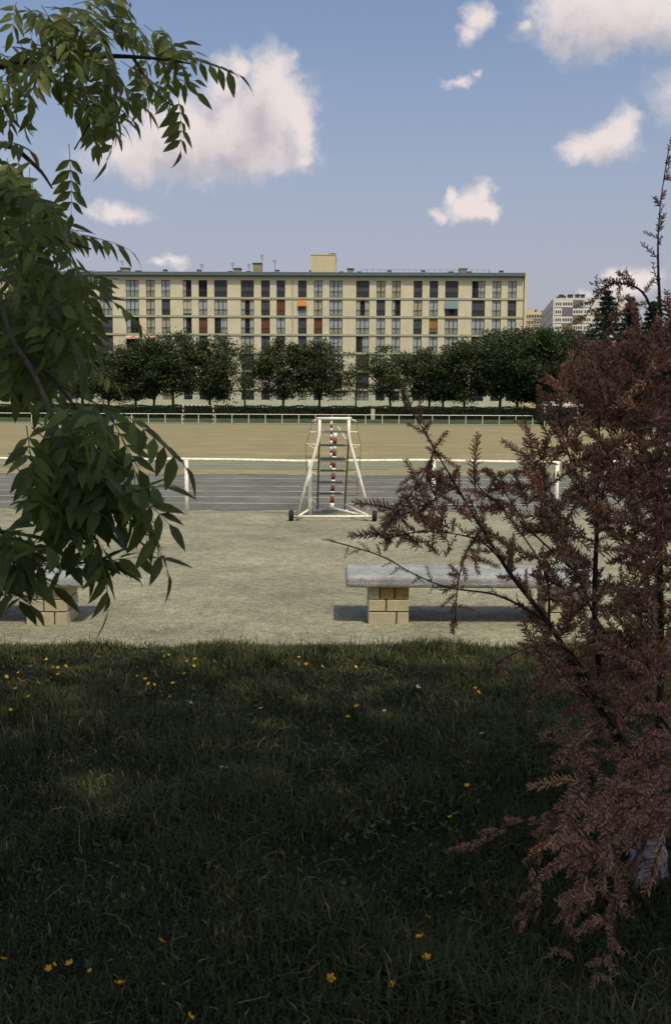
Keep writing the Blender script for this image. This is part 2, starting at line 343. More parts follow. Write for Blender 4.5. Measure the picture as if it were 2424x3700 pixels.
# slanting pitch markings on the sand
for a, b, w in (((1490, 1549), (1700, 1552), .25), ((1700, 1552), (1985, 1567), .25), ((1220, 1541), (1250, 1588), .12), ((1000, 1553), (1180, 1558), .2)):
    p, q = G(*a), G(*b); n = Vector((-(q - p).y, (q - p).x, 0)).normalized() * w / 2
    bb = MB(); bb.quad(*[(v.x, v.y, .013) for v in (p - n, q - n, q + n, p + n)]); bb.build('pitch_line', M['line'], pitch_o)
sheet('far_track', -120, 120, 98.5, 102.2, .006, M['track'], nx=200, wob=.1)
sheet('far_kerb', -120, 120, 102.6, 105.2, .008, M['kerb'])
b = MB()
for x0 in range(-130, 130, 10):
    b.quad((x0, 105.1, .012), (x0 + 10, 105.1, .012), (x0 + 10, 112, .35), (x0, 112, .35)); b.quad((x0, 112, .35), (x0 + 10, 112, .35), (x0 + 10, 175, .35), (x0, 175, .35))
tag(b.build('grass_verge', M['verge']), kind='structure')

# ------------------------------------------------------------------ apartment block
BYAW = math.radians(.8)
B = P(1893, 1400, 147); B.z = 0.35
bld = tag(empty('apartment_building', B, -BYAW), 'long buff apartment block with dark flat roof edge and rows of tall windows', 'building')
LEFT = -93.0; DEPTH = 11.0
g0 = -.35   # local z of world 0
zb = [z + g0 for z in (17.43, 14.81, 12.19, 9.55, 6.91, 4.25)]   # centres of the floor bands
ZTOP = 20.0 + g0
cols = []
for k in range(6):
    s = -7.9 - 16.78 * k
    for o_, w_ in ((0, 1.9), (2.95, 1.28), (5.2, 1.25), (8.33, 1.25), (10.63, 1.25), (12.9, 1.9)):
        if s + o_ + w_ < -.9 and s + o_ > LEFT + .6: cols.append((s + o_, s + o_ + w_))
cols.sort()
rows = []
tops = [ZTOP] + [z - .15 for z in zb]; bots = [z + .15 for z in zb]
for i in range(6): rows.append((bots[i], tops[i]))
wall = MB(); wall.mi = 0
wall.box(LEFT, -.35, .28, DEPTH, g0 - .5, 20.6 + g0)
prev = LEFT
for (a, c) in cols + [(-.35, 0)]:
    for (z0, z1) in rows: wall.box(prev, a, 0, .28, z0 - .01, z1 + .01)
    prev = c
wall.mi = 1
prev = LEFT
gz0, gz1 = 2.71 + g0, 4.12 + g0
for (a, c) in cols + [(-.35, 0)]:
    wall.box(prev, a, .02, .28, gz0, gz1); prev = c
wall.box(LEFT, -.35, .02, .279, g0 - .5, gz0)
wall.build('wall', [M['render'], M['base_render']], bld)
box('end_pilaster', -.34, .0, -.28, DEPTH, g0 - .5, 21.25 + g0, M['render'], bld)
for z in zb: box('floor_band', LEFT, -.36, -.10, .27, z - .15, z + .15, M['bandc'], bld)
rf = box('roof', LEFT - .3, -.36, -.62, DEPTH + .4, 20.72 + g0, 21.0 + g0, M['roof'], bld)
MB().box(LEFT - .3, -.36, -.70, -.621, 20.62 + g0, 21.1 + g0).build('fascia', M['fascia'], rf)
MB().box(LEFT - .3, -.36, -.60, .26, 20.56 + g0, 20.719 + g0).build('soffit', M['fascia'], rf)
MB().box(LEFT - .3, -.37, -.02, .279, ZTOP, 20.55 + g0).build('eaves_wall', M['render'], bld)
for x in (-33.9, -67.5): MB().tube([(x, -.06, zb[5]), (x, -.06, ZTOP)], .05, 6).build('downpipe', M['bandc'], bld)

# windows: frame, glass, curtains, blinds
MESH = {}
def frame_mesh(w, h, rail=True, wide=False):
    b = MB(); t = .06
    b.box(0, t, -.02, .05, 0, h); b.box(w - t, w, -.02, .05, 0, h); b.box(t, w - t, -.02, .05, h - t, h); b.box(t, w - t, -.02, .05, 0, t)
    for x in ((w / 3, 2 * w / 3) if wide else (w / 2,)): b.box(x - .035, x + .035, -.019, .049, t, h - t)
    if rail: b.box(t, w - t, -.018, .048, h * .36, h * .36 + .06)
    return b.mesh('window_frame', M['frame'])
def card(w, h, y, m, x0=0., x1=1., z0=0., z1=1., th=.03):
    return MB().box(w * x0, w * x1, y, y + th, h * z0, h * z1).mesh('card', m)
def railing_mesh(w):
    b = MB(); b.box(.02, w - .02, -.10, -.07, .84, .88)
    n = int(w / .14)
    for i in range(n + 1):
        x = .03 + (w - .06) * i / n; b.box(x - .008, x + .008, -.095, -.075, .02, .85)
    return b.mesh('railing', M['frame'])
def get(key, fn):
    if key not in MESH: MESH[key] = fn()
    return MESH[key]
SPEC = {   # visible part of the facade, top row first, left to right
 0: 'DCCCOKDDDDDCCDCCDDDHCC', 1: 'CCCDGCCQUBACCQDOCCTDCD', 2: 'DOCCOBHQBCDBCCCCUYVCCC', 3: 'DSSCCDCCDBDCCHCCCCCHCC'}
NV = len(SPEC[0])
def window(a, c, z0, z1, kind):
    w, h = round(c - a, 2), round(z1 - z0, 2); wide = w > 1.6
    root = add('window', get(('f', w, h), lambda: frame_mesh(w, h, wide=wide)), bld, (a, .16, z0))
    def sub(name, key, fn): add(name, get((key, w, h), fn), root)
    open_room = kind in 'OKQS'
    if not open_room: sub('pane', 'pane', lambda: card(w, h, .02, M['glass'], th=.02))
    if open_room: sub('room_shadow', 'room', lambda: card(w, h, .08, M['room'], th=.03))
    cw = random.random() < .35
    if kind == 'C': sub('curtain', 'cur%d' % cw, lambda: curtain_mesh(w, h, wide, M['curtain_warm' if cw else 'curtain']))
    if kind == 'D': sub('roller_blind', 'dark', lambda: card(w, h, .005, M['slate_blind'], .05, .95, .36, .97, .012))
    if kind == 'H':
        sub('curtain', 'half', lambda: card(w, h, .0, M['curtain'], .5, .95, .04, .96, .015)); sub('room_shadow', 'hroom', lambda: card(w, h, -.005, M['room'], .04, .48, .03, .97, .02))
    if kind == 'O': sub('curtain', 'oc', lambda: card(w, h, .0, M['curtain'], .06, .34, .04, .96, .02))
    if kind == 'Q': sub('curtain', 'qc', lambda: two(w, h)); sub('awning', 'lint', lambda: card(w, h, -.12, M['orange'], .0, 1., .93, 1., .1))
    if kind == 'B': sub('shutter', 'brown', lambda: slats(w, h, M['brown']))
    if kind == 'Y': sub('shutter', 'ochre', lambda: slats(w, h, M['ochre'], .16))
    if kind == 'G': sub('roller_blind', 'pale', lambda: card(w, h, -.01, M['pale_blind'], .03, .97, .12, .97, .03))
    if kind in 'UV':
        sub('awning', 'lint', lambda: card(w, h, -.12, M['orange'], .0, 1., .93, 1., .1))
        if kind == 'V': sub('curtain', 'cur0', lambda: curtain_mesh(w, h, wide, M['curtain']))
        else: sub('roller_blind', 'dark2', lambda: card(w, h, .005, M['slate_blind'], .05, .95, .3, .9, .012))
    if kind == 'A': sub('awning', 'awn', lambda: slope(w, h, M['orange'], .62, .35)); sub('curtain', 'lowc', lambda: card(w, h, .0, M['curtain'], .06, .94, .04, .4, .015))
    if kind == 'T': sub('awning', 'tawn', lambda: slope(w, h, M['teal'], .5, .3)); sub('room_shadow', 'troom', lambda: card(w, h, -.004, M['room'], .3, .75, .04, .5, .02))
    if kind == 'S': sub('awning', 'sawn', lambda: striped(w, h))
    sub('railing', 'rail', lambda: railing_mesh(w))
def curtain_mesh(w, h, wide, m):
    b = MB(); n = 3 if wide else 2
    for i in range(n):
        x0 = w * i / n + .07; x1 = w * (i + 1) / n - .07; k = 6
        for j in range(k):
            a, c = x0 + (x1 - x0) * j / k, x0 + (x1 - x0) * (j + 1) / k; y0, y1 = (.012, -.006) if j % 2 else (-.006, .012)
            b.quad((a, y0, .08), (c, y1, .08), (c, y1, h - .08), (a, y0, h - .08))
    return b.mesh('curtain', m)
def two(w, h):
    b = MB(); b.box(.07, w * .3, 0, .02, .08, h - .15); b.box(w * .68, w - .07, 0, .02, .08, h - .15); return b.mesh('curtain', M['curtain'])
def slats(w, h, m, gap=0.04):
    b = MB(); n = 14
    for i in range(n):
        z0 = h * (gap + (1 - gap - .03) * i / n); b.box(.05, w - .05, -.012 - .012 * (i % 2), .004, z0, h * (gap + (1 - gap - .03) * (i + 1) / n))
    return b.mesh('shutter', m)
def slope(w, h, m, lo, out):
    b = MB(); b.quad((0, -.15, h), (w, -.15, h), (w, -.15 - out, h * lo), (0, -.15 - out, h * lo)); b.quad((0, -.14, h), (0, -.14 - out, h * lo - .01), (w, -.14 - out, h * lo - .01), (w, -.14, h))
    b.quad((0, -.15 - out, h * lo), (w, -.15 - out, h * lo), (w, -.15 - out, h * lo - .14), (0, -.15 - out, h * lo - .14)); return b.mesh('awning', m)
def striped(w, h):
    b = MB(); n = 14
    for i in range(n):
        b.mi = i % 2; a, c = w * i / n, w * (i + 1) / n
        b.quad((a, -.15, h), (c, -.15, h), (c, -.65, h * .84), (a, -.65, h * .84)); b.quad((a, -.65, h * .84), (c, -.65, h * .84), (c, -.65, h * .76), (a, -.65, h * .76))
    return b.mesh('awning', [M['pinkwhite'], M['pinkred']])
for ri, (z0, z1) in enumerate(rows):
    for ci, (a, c) in enumerate(cols):
        vi = ci - (len(cols) - NV)
        if ri in SPEC and 0 <= vi < NV: k = SPEC[ri][vi]
        else: k = random.choice('CCCCDDDHO' if ri < 5 else 'CDDDO')
        if ri > 3 and a < -72: continue
        window(a, c, z0, z1, k)
for (a, c) in cols: window(a, c, gz0, gz1, random.choice('DDDC'))
# on the roof
def roof_box(x, w, h, d=1.0, y=1.2, mats=('chimney', 'cowl')):
    o = box('chimney', x - w / 2, x + w / 2, y, y + d, 20.98 + g0, 21.0 + g0 + h, M[mats[0]], rf)
    box('chimney_cap', x - w / 2 - .08, x + w / 2 + .08, y - .08, y + d + .08, 21.0 + g0 + h, 21.0 + g0 + h + .16, M[mats[1]], o)
def z1x(x): return -24.55 - (1290.5 - (300 + x * .5773)) / 24.62
def z2x(x): return -24.55 - (1290.5 - (1100 + x * .5773)) / 24.62
for x, w, h in ((z1x(263), 1.25, .75), (z1x(229), .5, .35), (z1x(347), .65, .35), (z1x(922), .55, .3), (z1x(967), 1.0, .75), (z1x(1037), .55, .3), (z1x(1092), 1.25, 1.5),
                (z2x(231), .45, .3), (z2x(288), .9, .75), (z2x(342), .5, .3), (z2x(915), .6, .35), (z2x(989), 1.1, .8), (z2x(1028), .6, .35), (z2x(98), .3, .2), (z2x(43), .4, .5)):
    roof_box(x, w, h)
for x in (z1x(516), z1x(727), z1x(1217), z2x(531), z2x(740), z2x(1227)):
    b = MB(); b.box(x - .22, x + .22, 1.2, 1.64, 20.98 + g0, 21.2 + g0)
    for sx in (-1, 1):
        for yy in (1.2, 1.56): b.box(x + sx * .2 - .06, x + sx * .2 + .06, yy, yy + .08, 21.2 + g0, 21.52 + g0)
    b.box(x - .3, x + .3, 1.1, 1.74, 21.52 + g0, 21.66 + g0); b.build('roof_vent', M['cowl'], rf)
xl, xr = z2x(42), z2x(196)
lt = box('lift_tower', xl, xr, .9, 8.2, 20.98 + g0, 23.75 + g0, M['lift'], bld)
box('tower_cap', xl - .06, xr + .06, .84, 8.26, 23.75 + g0, 23.87 + g0, M['lift'], lt)
for x, y, hh in ((xl + 2.7, 2., .14), (xr - .8, 1.6, .2), (xr - .35, 2.2, .34)): box('tower_vent', x - .3, x + .3, y, y + .5, 23.87 + g0, 23.87 + g0 + hh, M['cowl'], lt)
box('low_parapet', z1x(1312), z1x(1426), 2.2, 4.2, 20.98 + g0, 21.42 + g0, M['lift'], bld)
x0, x1 = z2x(352), z2x(1145)
b = MB(); b.tube([(x0, .3, 21.62 + g0), (x1, .3, 21.62 + g0)], .03, 5)
for i in range(22):
    x = x0 + (x1 - x0) * i / 21; b.tube([(x, .3, 20.98 + g0), (x, .3, 21.62 + g0)], .025, 5)
b.box(x1 - .05, x1 + .05, .27, .34, 20.98 + g0, 21.75 + g0); b.build('roof_railing', M['galv'], rf)
for x, h in ((z1x(240), 2.0), (z1x(743), 1.6), (z1x(935), 1.8), (z1x(1037), 1.6), (z1x(1120), 2.9), (z1x(1199), 2.2)):
    b = MB(); b.tube([(x, 2, 20.98 + g0), (x, 2, 21 + g0 + h)], .028, 5)
    for q in range(4): b.box(x - .35 + .05 * q, x + .35 - .05 * q, 1.98 + q * .02, 2.0 + q * .02, 21 + g0 + h - .12 - .16 * q, 21 + g0 + h - .09 - .16 * q)
    b.tube([(x - .28, 1.9, 21 + g0 + h - .2), (x + .1, 2.3, 21 + g0 + h + .12)], .02, 4); b.build('aerial', M['cowl'], rf)

# ------------------------------------------------------------------ far buildings on the right
def far_white():
    c = P(1992, 1300, 350); ang = math.atan2(82.4 - 75.9, 51)
    o = tag(empty('apartment_tower', (c.x, c.y, 0), -ang), 'pale distant block with brown and grey checkered panels and chimney row', 'building')
    zt = P(1992, 1077, 350).z; st = 28.7 / F * 350
    W, D = 24.0, 52.0
    box('wall', 0, W, 0, D, -2, zt, M['far_white'], o)
    cx = [(.8, 6.2), (8.0, 15.6), (16.6, 24.0)]
    px2m = 350 / F
    xs = [(15 * .368, 83 * .368), (85 * .368, 186 * .368), (186 * .368, 284 * .368), (290 * .368, 360 * .368)]
    for r in range(9):
        zc = P(2000, 950 + 405 * .368 + 28.7 * r, 350).z
        for ci, (a, bb) in enumerate(xs):
            a, bb = a * px2m, min(bb * px2m, W - .1)
            solid = (ci == 1 and r % 2 == 1) or (ci == 2 and r % 2 == 0)
            if solid: box('panel', a + .05, bb - .02, -.12, .1, zc - 1.35, zc + 1.35, M['far_brown' if (r + ci) % 4 < 2 else 'far_greyp'], o)
            else:
                wn = box('window', a + .15, bb - .15, -.06, .1, zc - .55, zc + .6, M['far_glass'], o)
                box('sill', a, bb - .02, -.2, .1, zc - 1.0, zc - .56, M['white'], wn)
                n = 3 if ci in (0, 3) else 4
                fr = MB()
                for q in range(n + 1):
                    x = a + .15 + (bb - a - .3) * q / n; fr.box(x - .09, x + .09, -.12, .09, zc - .55, zc + .6)
                fr.box(a + .1, bb - .1, -.13, .09, zc + .58, zc + .78); fr.build('window_frame', M['white'], wn)
        for q in range(11):   # long side wall
            y0 = 2 + q * 4.5
            wn = box('window', -.08, .1, y0, y0 + 2.6, zc - .8, zc + .6, M['far_glass'], o)
            box('sill', -.16, .1, y0 - .2, y0 + 2.8, zc - 1.05, zc - .81, M['far_shade'], wn)
    for q, (a, bb, h) in enumerate(((65, 105, 1.2), (112, 124, .7), (150, 192, 1.25), (222, 258, 1.3), (275, 305, 1.25), (40, 62, .5))):
        a, bb = a * .368 * px2m, bb * .368 * px2m
        box('chimney', a, bb, 3, 6, zt - .2, zt + h, M['cowl'], o)
        box('chimney_cap', a - .15, bb + .15, 2.85, 6.15, zt + h, zt + h + .3, M['cowl'], o)
    return o
far_white()
def far_beige():
    c = P(1872, 1300, 465); px = 465 / F
    o = tag(empty('apartment_building', (c.x, c.y, 0)), 'distant beige block with long window strips between the two larger blocks', 'building')
    zt = P(1900, 1117, 465).z; zt2 = P(1950, 1128, 465).z
    W = 130 * px; w1 = 48 * px
    box('wall', 0, w1, 0, 14, -2, zt, M['far_beige'], o); box('wall', w1, W, .3, 14, -2, zt2, M['far_beige'], o)
    for r in range(9):
        zc = P(1900, 950 + (525 + 59 * r) * .368, 465).z
        wn = box('window', 9 * px, 92 * px, -.15, .6, zc - .7, zc + .75, M['far_glass'], o)
        fr = MB()
        for q in range(9): fr.box((9 + 10.3 * q) * px - .12, (9 + 10.3 * q) * px + .12, -.25, .5, zc - .7, zc + .75)
        fr.build('window_frame', M['far_beige'], wn)
        box('sill', 8 * px, 93 * px, -.22, .5, zc - .95, zc - .71, M['far_white'], wn)
    for a, bb, h in ((22, 50, 1.7), (62, 68, 1.5), (84, 92, .9)): box('chimney', a * px, bb * px, 3, 6, zt2 - .3, zt + h - 1.2, M['chimney'], o)
far_beige()

# ------------------------------------------------------------------ trees
def crown_points(n_clump, per, rx, ry, z0, z1, r, shape=1.0):
    cs = []
    while len(cs) < n_clump:
        p = r.uniform(-1, 1, 3)
        if np.linalg.norm(p) < 1 and np.linalg.norm(p) > .25 + .3 * r.random(): cs.append(p)
    cs = np.array(cs); cs[:, 0] *= rx; cs[:, 1] *= ry; cs[:, 2] = (z0 + z1) / 2 + cs[:, 2] * (z1 - z0) / 2
    rad = r.uniform(.45, .85, n_clump) * rx / 2.3
    pts = np.repeat(cs, per, 0) + r.normal(size=(n_clump * per, 3)) * np.repeat(rad, per)[:, None] * np.array([.62, .62, .5])
    return cs, pts
def make_tree(seed, h, rx, trunk_h, n_clump, per, size, mleaf, lean=0.0, thin=1.0, ry=None):
    r = np.random.default_rng(seed)
    cs, pts = crown_points(n_clump, per, rx, ry or rx, trunk_h, h, r)
    b = MB(); top = Vector((lean, 0, trunk_h + (h - trunk_h) * .55))
    b.tube([(0, 0, -.4), (lean * .1, 0, trunk_h * .5), (lean * .35, .05, trunk_h), tuple(top)], [.19 * thin, .15 * thin, .13 * thin, .05 * thin], 7)
    for c in cs[::2]:
        s = Vector((lean * .35, .0, trunk_h * .85 + r.random() * (h - trunk_h) * .3)); c = Vector(c); mid = s.lerp(c, .5) + Vector((0, 0, -.25))
        b.tube([s, mid, c], [.06 * thin, .04 * thin, .015], 4, caps=False)
    V, Fa = leaf_cards(pts, size, r=r)
    return b.mesh('trunk', M['bark'], True), np_mesh('crown', V, Fa, mleaf)
variants = [make_tree(21, 11.6, 3.1, 2.7, 74, 165, .29, M['tree_leaf']), make_tree(22, 10.8, 2.9, 2.9, 64, 165, .29, M['tree_leaf']),
            make_tree(23, 11.0, 2.7, 2.9, 52, 130, .28, M['tree_leaf_b'], .5), make_tree(24, 11.1, 3.1, 2.5, 70, 165, .29, M['tree_leaf']),
            make_tree(25, 11.3, 2.3, 2.8, 26, 90, .25, M['tree_leaf_b'], .3, .7), make_tree(26, 12.4, 3.3, 2.0, 80, 170, .28, M['tree_leaf'])]
def tree(px, d, v, s, rz, label, group=None, name='street_tree', dz=.33):
    p = P(px, 1460, d)
    o = tag(empty(name, (p.x, d, dz), rz), label, 'tree', group); o.scale = (s * 1.24, s * 1.24, s * .94)
    add('trunk', variants[v][0], o); add('crown', variants[v][1], o)
ROWL = 'leafy round-topped tree in the row between hedge and apartment block'
ROWG = 'row of trees before the apartment block'
ORD = ['first', 'second', 'third', 'fourth', 'fifth', 'sixth', 'seventh', 'eighth', 'ninth', 'tenth', 'eleventh', 'twelfth', 'thirteenth', 'fourteenth', 'fifteenth', 'sixteenth', 'seventeenth']
ROWN = sorted([-230, -90, 45, 180, 300, 395, 490, 557, 627, 759, 1023, 1154, 1550, 1677, 1600, 1805], reverse=True)
for i, (px, v, s) in enumerate(((-230, 1, 1), (-90, 0, 1), (45, 3, 1), (180, 0, .98), (300, 1, .98), (395, 3, .88), (490, 1, .86), (557, 0, .93), (627, 0, 1.0), (759, 3, 1.0), (1023, 1, .98), (1154, 0, .92), (1412 - 127, 4, .9), (1412, 2, .92),
                               (1550, 1, .88), (1677, 3, .97), (1600, 1, .9), (1805, 0, 1.06))):
    if v in (0, 1, 3): tree(px, 131 + (i * 7 % 5) * .5, v, s, i * 1.7, 'leafy round-topped tree before the apartment block, %s from its free end' % ORD[ROWN.index(px)], ROWG)
    elif v == 4: tree(px, 131, v, s, 1.0, 'sparse slender-trunked tree with see-through crown before the block', ROWG)
    else: tree(px, 131, v, s, 2.2, 'pale open-crowned tree with forked trunk before the block', ROWG)
tree(887, 131, 4, 1.0, 3.0, 'thin airy tree with see-through foliage beside the handball goal', ROWG)
for i, (px, d, s) in enumerate(((1868, 127, .98), (1940, 124, .97), (2010, 120, .95), (2090, 118, .9))):
    tree(px, d, 5, s, i * 2.1, 'broad dense dark tree past the end of the apartment block, %s from the block' % ORD[i], 'dense trees past the end of the block')
def conifer(seed, h, r0):
    r = np.random.default_rng(seed); b = MB(); b.tube([(0, 0, -.4), (0, 0, h)], [.22, .03], 6)
    pts = []
    for i in range(26):
        z = 1.0 + (h - 1.2) * i / 25; rad = r0 * (1 - z / h) ** .8 + .15
        for k in range(11):
            a = k * .57 + i * 1.3 + r.random() * .4; L_ = rad * r.uniform(.7, 1.1)
            t = r.random((80, 1)) ** .7
            q = np.hstack([np.cos(a) * L_ * t, np.sin(a) * L_ * t, z - .3 * L_ * t ** 1.5 + .12 * L_ * (t > .8)])
            pts.append(q + r.normal(size=q.shape) * .10)
    V, Fa = leaf_cards(np.vstack(pts), .2, r=r)
    return b.mesh('trunk', M['bark']), np_mesh('crown', V, Fa, M['conifer'])
cv = [conifer(31, 14, 4.6), conifer(32, 13, 3.4)]
for px, d, topy, v, lab in ((2180, 96, 1050, 0, 'dark spruce rising behind the pink shrub beside the distant pale block'), (2265, 100, 1075, 1, 'slim dark spruce with pointed top between the spruce pair'),
                            (2345, 98, 1090, 0, 'dark broad spruce behind the tall shrub spire'), (2440, 94, 1060, 1, 'dark spruce at the end of the conifer group')):
    p = P(px, 1460, d); h = P(px, topy, d).z
    o = tag(empty('spruce_tree', (p.x, d, 0), d), lab, 'tree', 'spruces beyond the pitch'); s = h / (14 if v == 0 else 13); o.scale = (s * 1.1, s * 1.1, s)
    add('trunk', cv[v][0], o); add('crown', cv[v][1], o)

# clipped hedge behind the far fence
def hedge(x0, x1, y0, y1, z0, z1, n, size, m, label, mcore):
    o = tag(empty('hedge', ((x0 + x1) / 2, (y0 + y1) / 2, z0)), label, 'hedge')
    cx, cy = (x0 + x1) / 2, (y0 + y1) / 2
    b = MB(); b.box(x0 - cx + .1, x1 - cx - .1, y0 - cy + .1, y1 - cy - .1, 0, z1 - z0 - .1); b.build('inner_branches', mcore, o)
    u = rng.random(n); side = rng.random(n)
    X = rng.uniform(x0, x1, n) - cx
    Y = np.where(side < .6, (y0 - cy) + rng.normal(0, .06, n), rng.uniform(y0 - cy, y1 - cy, n))
    Z = np.where(side < .6, rng.uniform(0, z1 - z0, n), (z1 - z0) + rng.normal(0, .05, n) + .05 * np.sin(X * 1.3) + .04 * np.sin(X * 3.1))
    V, Fa = leaf_cards(np.column_stack([X, Y, Z]), size); add('foliage', np_mesh('foliage', V, Fa, m), o)
hedge(-75, 45, 116, 117.6, .34, 1.75, 52000, .17, M['hedge'], 'long clipped dark hedge behind the far white fence', M['hedge'])

# ------------------------------------------------------------------ fences
def far_fence():
    y = 104.0; sp = 60 / F * y; x0 = P(417, 1527, y).x - sp * 17; n = 17 + 40
    o = tag(empty('far_railing', (0, y, 0)), 'thin white post-and-rail fence along the far edge of the pitch', 'fence')
    z = .905
    me = MB().tube([(0, 0, -.05), (0, 0, z)], .032, 6).mesh('post', M['white'])
    k = 0
    for i in range(n):
        x = x0 + sp * i
        if x > P(1975, 1500, y).x: break
        add('post', me, o, (x, 0, 0)); k = x
    MB().tube([(x0, 0, z + .03), (k, 0, z + .03)], .036, 6).build('top_rail', M['white'], o)
far_fence()
def near_rail():
    y = 15.95; z = .893
    o = tag(empty('track_railing', (0, y, 0)), 'thick white tubular railing along the near edge of the track', 'fence')
    me = MB().tube([(0, 0, -.08), (0, 0, z)], .031, 12).mesh('post', M['oldwhite'], True)
    x = P(675, 1800, y).x - 4 * 1.98
    xs = []
    while x < 10: xs.append(x); x += 1.98
    for x in xs: add('post', me, o, (x, 0, 0))
    pts = [(xs[0] - .2 + i * .99, 0, z + .012 * math.sin(i * 1.7)) for i in range(int((xs[-1] - xs[0] + .4) / .99) + 1)]
    MB().tube(pts, .024, 12).build('top_rail', M['oldwhite'], o, True)
near_rail()

# ------------------------------------------------------------------ benches of brick piers and a concrete slab
PIER_W, PIER_D, SLAB_H, SLAB_T = .325, .36, .405, .098
def make_bench(length, cc, over, orange_top):
    o = empty('bench')
    s = MB().box(-over - PIER_W / 2, cc + PIER_W / 2 + over, -.06, .56, SLAB_H - SLAB_T, SLAB_H).build('slab', M['concrete'], o)
    bevel(s, .03, 3)
    bh = (SLAB_H - SLAB_T) / 3
    patt = [[(0, .22), (.232, .325)], [(0, .136), (.148, .325)], [(0, .085), (.095, .205), (.215, .325)]]
    for pi, px in enumerate((0, cc)):
        core = MB().box(px - PIER_W / 2 + .012, px + PIER_W / 2 - .012, .012, PIER_D - .012, -.05, SLAB_H - SLAB_T).build('pier_mortar', M['mortar'], o)
        for ci, cour in enumerate(patt):
            for bi, (a, c) in enumerate(cour):
                m = M['brick_orange'] if (orange_top and pi == 0 and ci == 2 and bi > 0) else M['brick']
                if ci == 0 : z0 = -.03
                else: z0 = bh * ci + .005
                bevel(MB().box(px - PIER_W / 2 + a, px - PIER_W / 2 + c, 0, .10, z0, bh * (ci + 1) - .005).build('brick', m, core), .004, 1)
            for a, c in ((.105, .23), (.24, PIER_D)) if ci % 2 else ((.105, .30), (.31, PIER_D)):
                for x0 in (px - PIER_W / 2, px + PIER_W / 2 - .10):
                    bevel(MB().box(x0, x0 + .1, a, c, (bh * ci + .005) if ci else -.03, bh * (ci + 1) - .005).build('brick', M['brick'], core), .004, 1)
    return o
p = G(1330 + 73, 2256)
bench = make_bench(2.3, 1.43, .185, True); bench.location = (p.x, p.y, 0)
tag(bench, 'concrete slab bench on two buff brick piers behind the pink shrub', 'bench', 'slab benches around the pitch')
p = G(170, 2257); b2 = make_bench(2.3, 1.43, .185, False); b2.location = (p.x - 1.43, p.y, 0)
tag(b2, 'concrete slab bench on brick piers behind the drooping ash branches', 'bench', 'slab benches around the pitch')
p = P(442, 1520, 107); b3 = copy_tree(b2); b3.location = (p.x - .7, 107.5, .17); tag(b3, 'small distant slab bench behind the far white fence', 'bench')
# dirt showing on the yard: loose stones along the lawn edge
def stones():
    b = MB(); 
    for i in range(1500):
        y = 7.0 + abs(random.gauss(0, .36)); x = random.uniform(-3.2, 3.2); s = random.uniform(.003, .009) * (1.6 if random.random() < .04 else 1)
        k = len(b.v); h = s * random.uniform(.4, .9)
        for j in range(5):
            a = j * 1.2566 + random.random() * .6; b.v.append((x + math.cos(a) * s * random.uniform(.7, 1.2), y + math.sin(a) * s, .001))
        b.v.append((x, y, h))
        for j in range(5): b.f.append((k + j, k + (j + 1) % 5, k + 5)); b.m.append(0)
    tag(b.build('loose_stones', M['stone']), 'pale loose stones strewn along the edge of the lawn', 'stones', kind='stuff')
stones()

# ------------------------------------------------------------------ handball goals
def goal(pL, width, h, depth, banded, label, rz=0.0):
    o = tag(empty('handball_goal', pL, rz), label, 'goal'); t = .08
    def banded_bar(name, p0, p1):
        p0, p1 = Vector(p0), Vector(p1); n = max(2, round((p1 - p0).length / .2)); ob = MB()
        for i in range(n):
            ob.mi = i % 2 if banded else 0; ob.tube([p0.lerp(p1, i / n), p0.lerp(p1, (i + 1) / n)], t / 2, 6, caps=False)
        ob.build(name, [M['white'], M['red']], o)
    banded_bar('goal_post', (0, 0, -.02), (0, 0, h)); banded_bar('goal_post', (width, 0, -.02), (width, 0, h)); banded_bar('crossbar', (-.04, 0, h), (width + .04, 0, h))
    b = MB()
    for x in (0, width): b.tube([(x, 0, h), (x, depth * .6, h - .05), (x, depth, .03)], .02, 5); b.tube([(x, 0, .03), (x, depth, .03)], .02, 5)
    b.tube([(0, depth, .03), (width, depth, .03)], .02, 5); b.build('back_frame', M['galv'], o)
pL, pR = G(665, 1533), G(770, 1533)
goal((pL.x, 96, .01), 2.9, P(665, 1465, 96).z, .9, True, 'far handball goal with red and white banded posts and no net')
pL = P(1966, 1500, 94); goal((pL.x, 94, .01), 3.2, P(1966, 1464, 94).z, 1.0, False, 'plain white goal seen through the pink shrub', .1)
o = tag(empty('white_post', (P(2132, 1500, 94).x, 94, 0)), 'white post with a short crossarm seen through the pink shrub', 'post')
zt = P(2132, 1433, 94).z
MB().tube([(0, 0, -.05), (0, 0, zt)], .09, 8).build('pole', M['white'], o); MB().box(-.75, .3, -.05, .05, zt - .12, zt + .02).build('crossarm', M['white'], o)
# low stone post between hedge and fence
bevel(tag(box('stone_post', P(1340, 1490, 112).x, P(1354, 1490, 112).x, 112, 112.4, .3, P(1347, 1478, 112).z, M['stone']), 'small pale stone post in front of the far hedge', 'post'), .03)

# ------------------------------------------------------------------ finish posts
def striped_post(p0, p1, r, n, label, first=0, foot=None):
    p0, p1 = Vector(p0), Vector(p1); o = tag(empty('finish_post', p0), label, 'post')
    for i in range(n):
        a, c = (p1 - p0) * (i / n), (p1 - p0) * ((i + 1) / n)
        MB().tube([a, c], r, 12).build('painted_band', M['red'] if (i + first) % 2 else M['oldwhite'], o, True)
    if foot: MB().tube([(0, 0, -.1), (0, 0, .0)], r * 1.1, 10).build('foot', M['drab'], o)
pb = G(1199, 1838)
striped_post((pb.x, pb.y, 0), P(1211, 1563, pb.y), .034, 13, 'thick red and white banded finish post standing just behind the railing', 0)
pb = G(1196, 1695)
striped_post((pb.x, pb.y, 0.012), P(1197, 1524, pb.y), .03, 15, 'slim red and white banded finish post beyond the track lanes', 0)

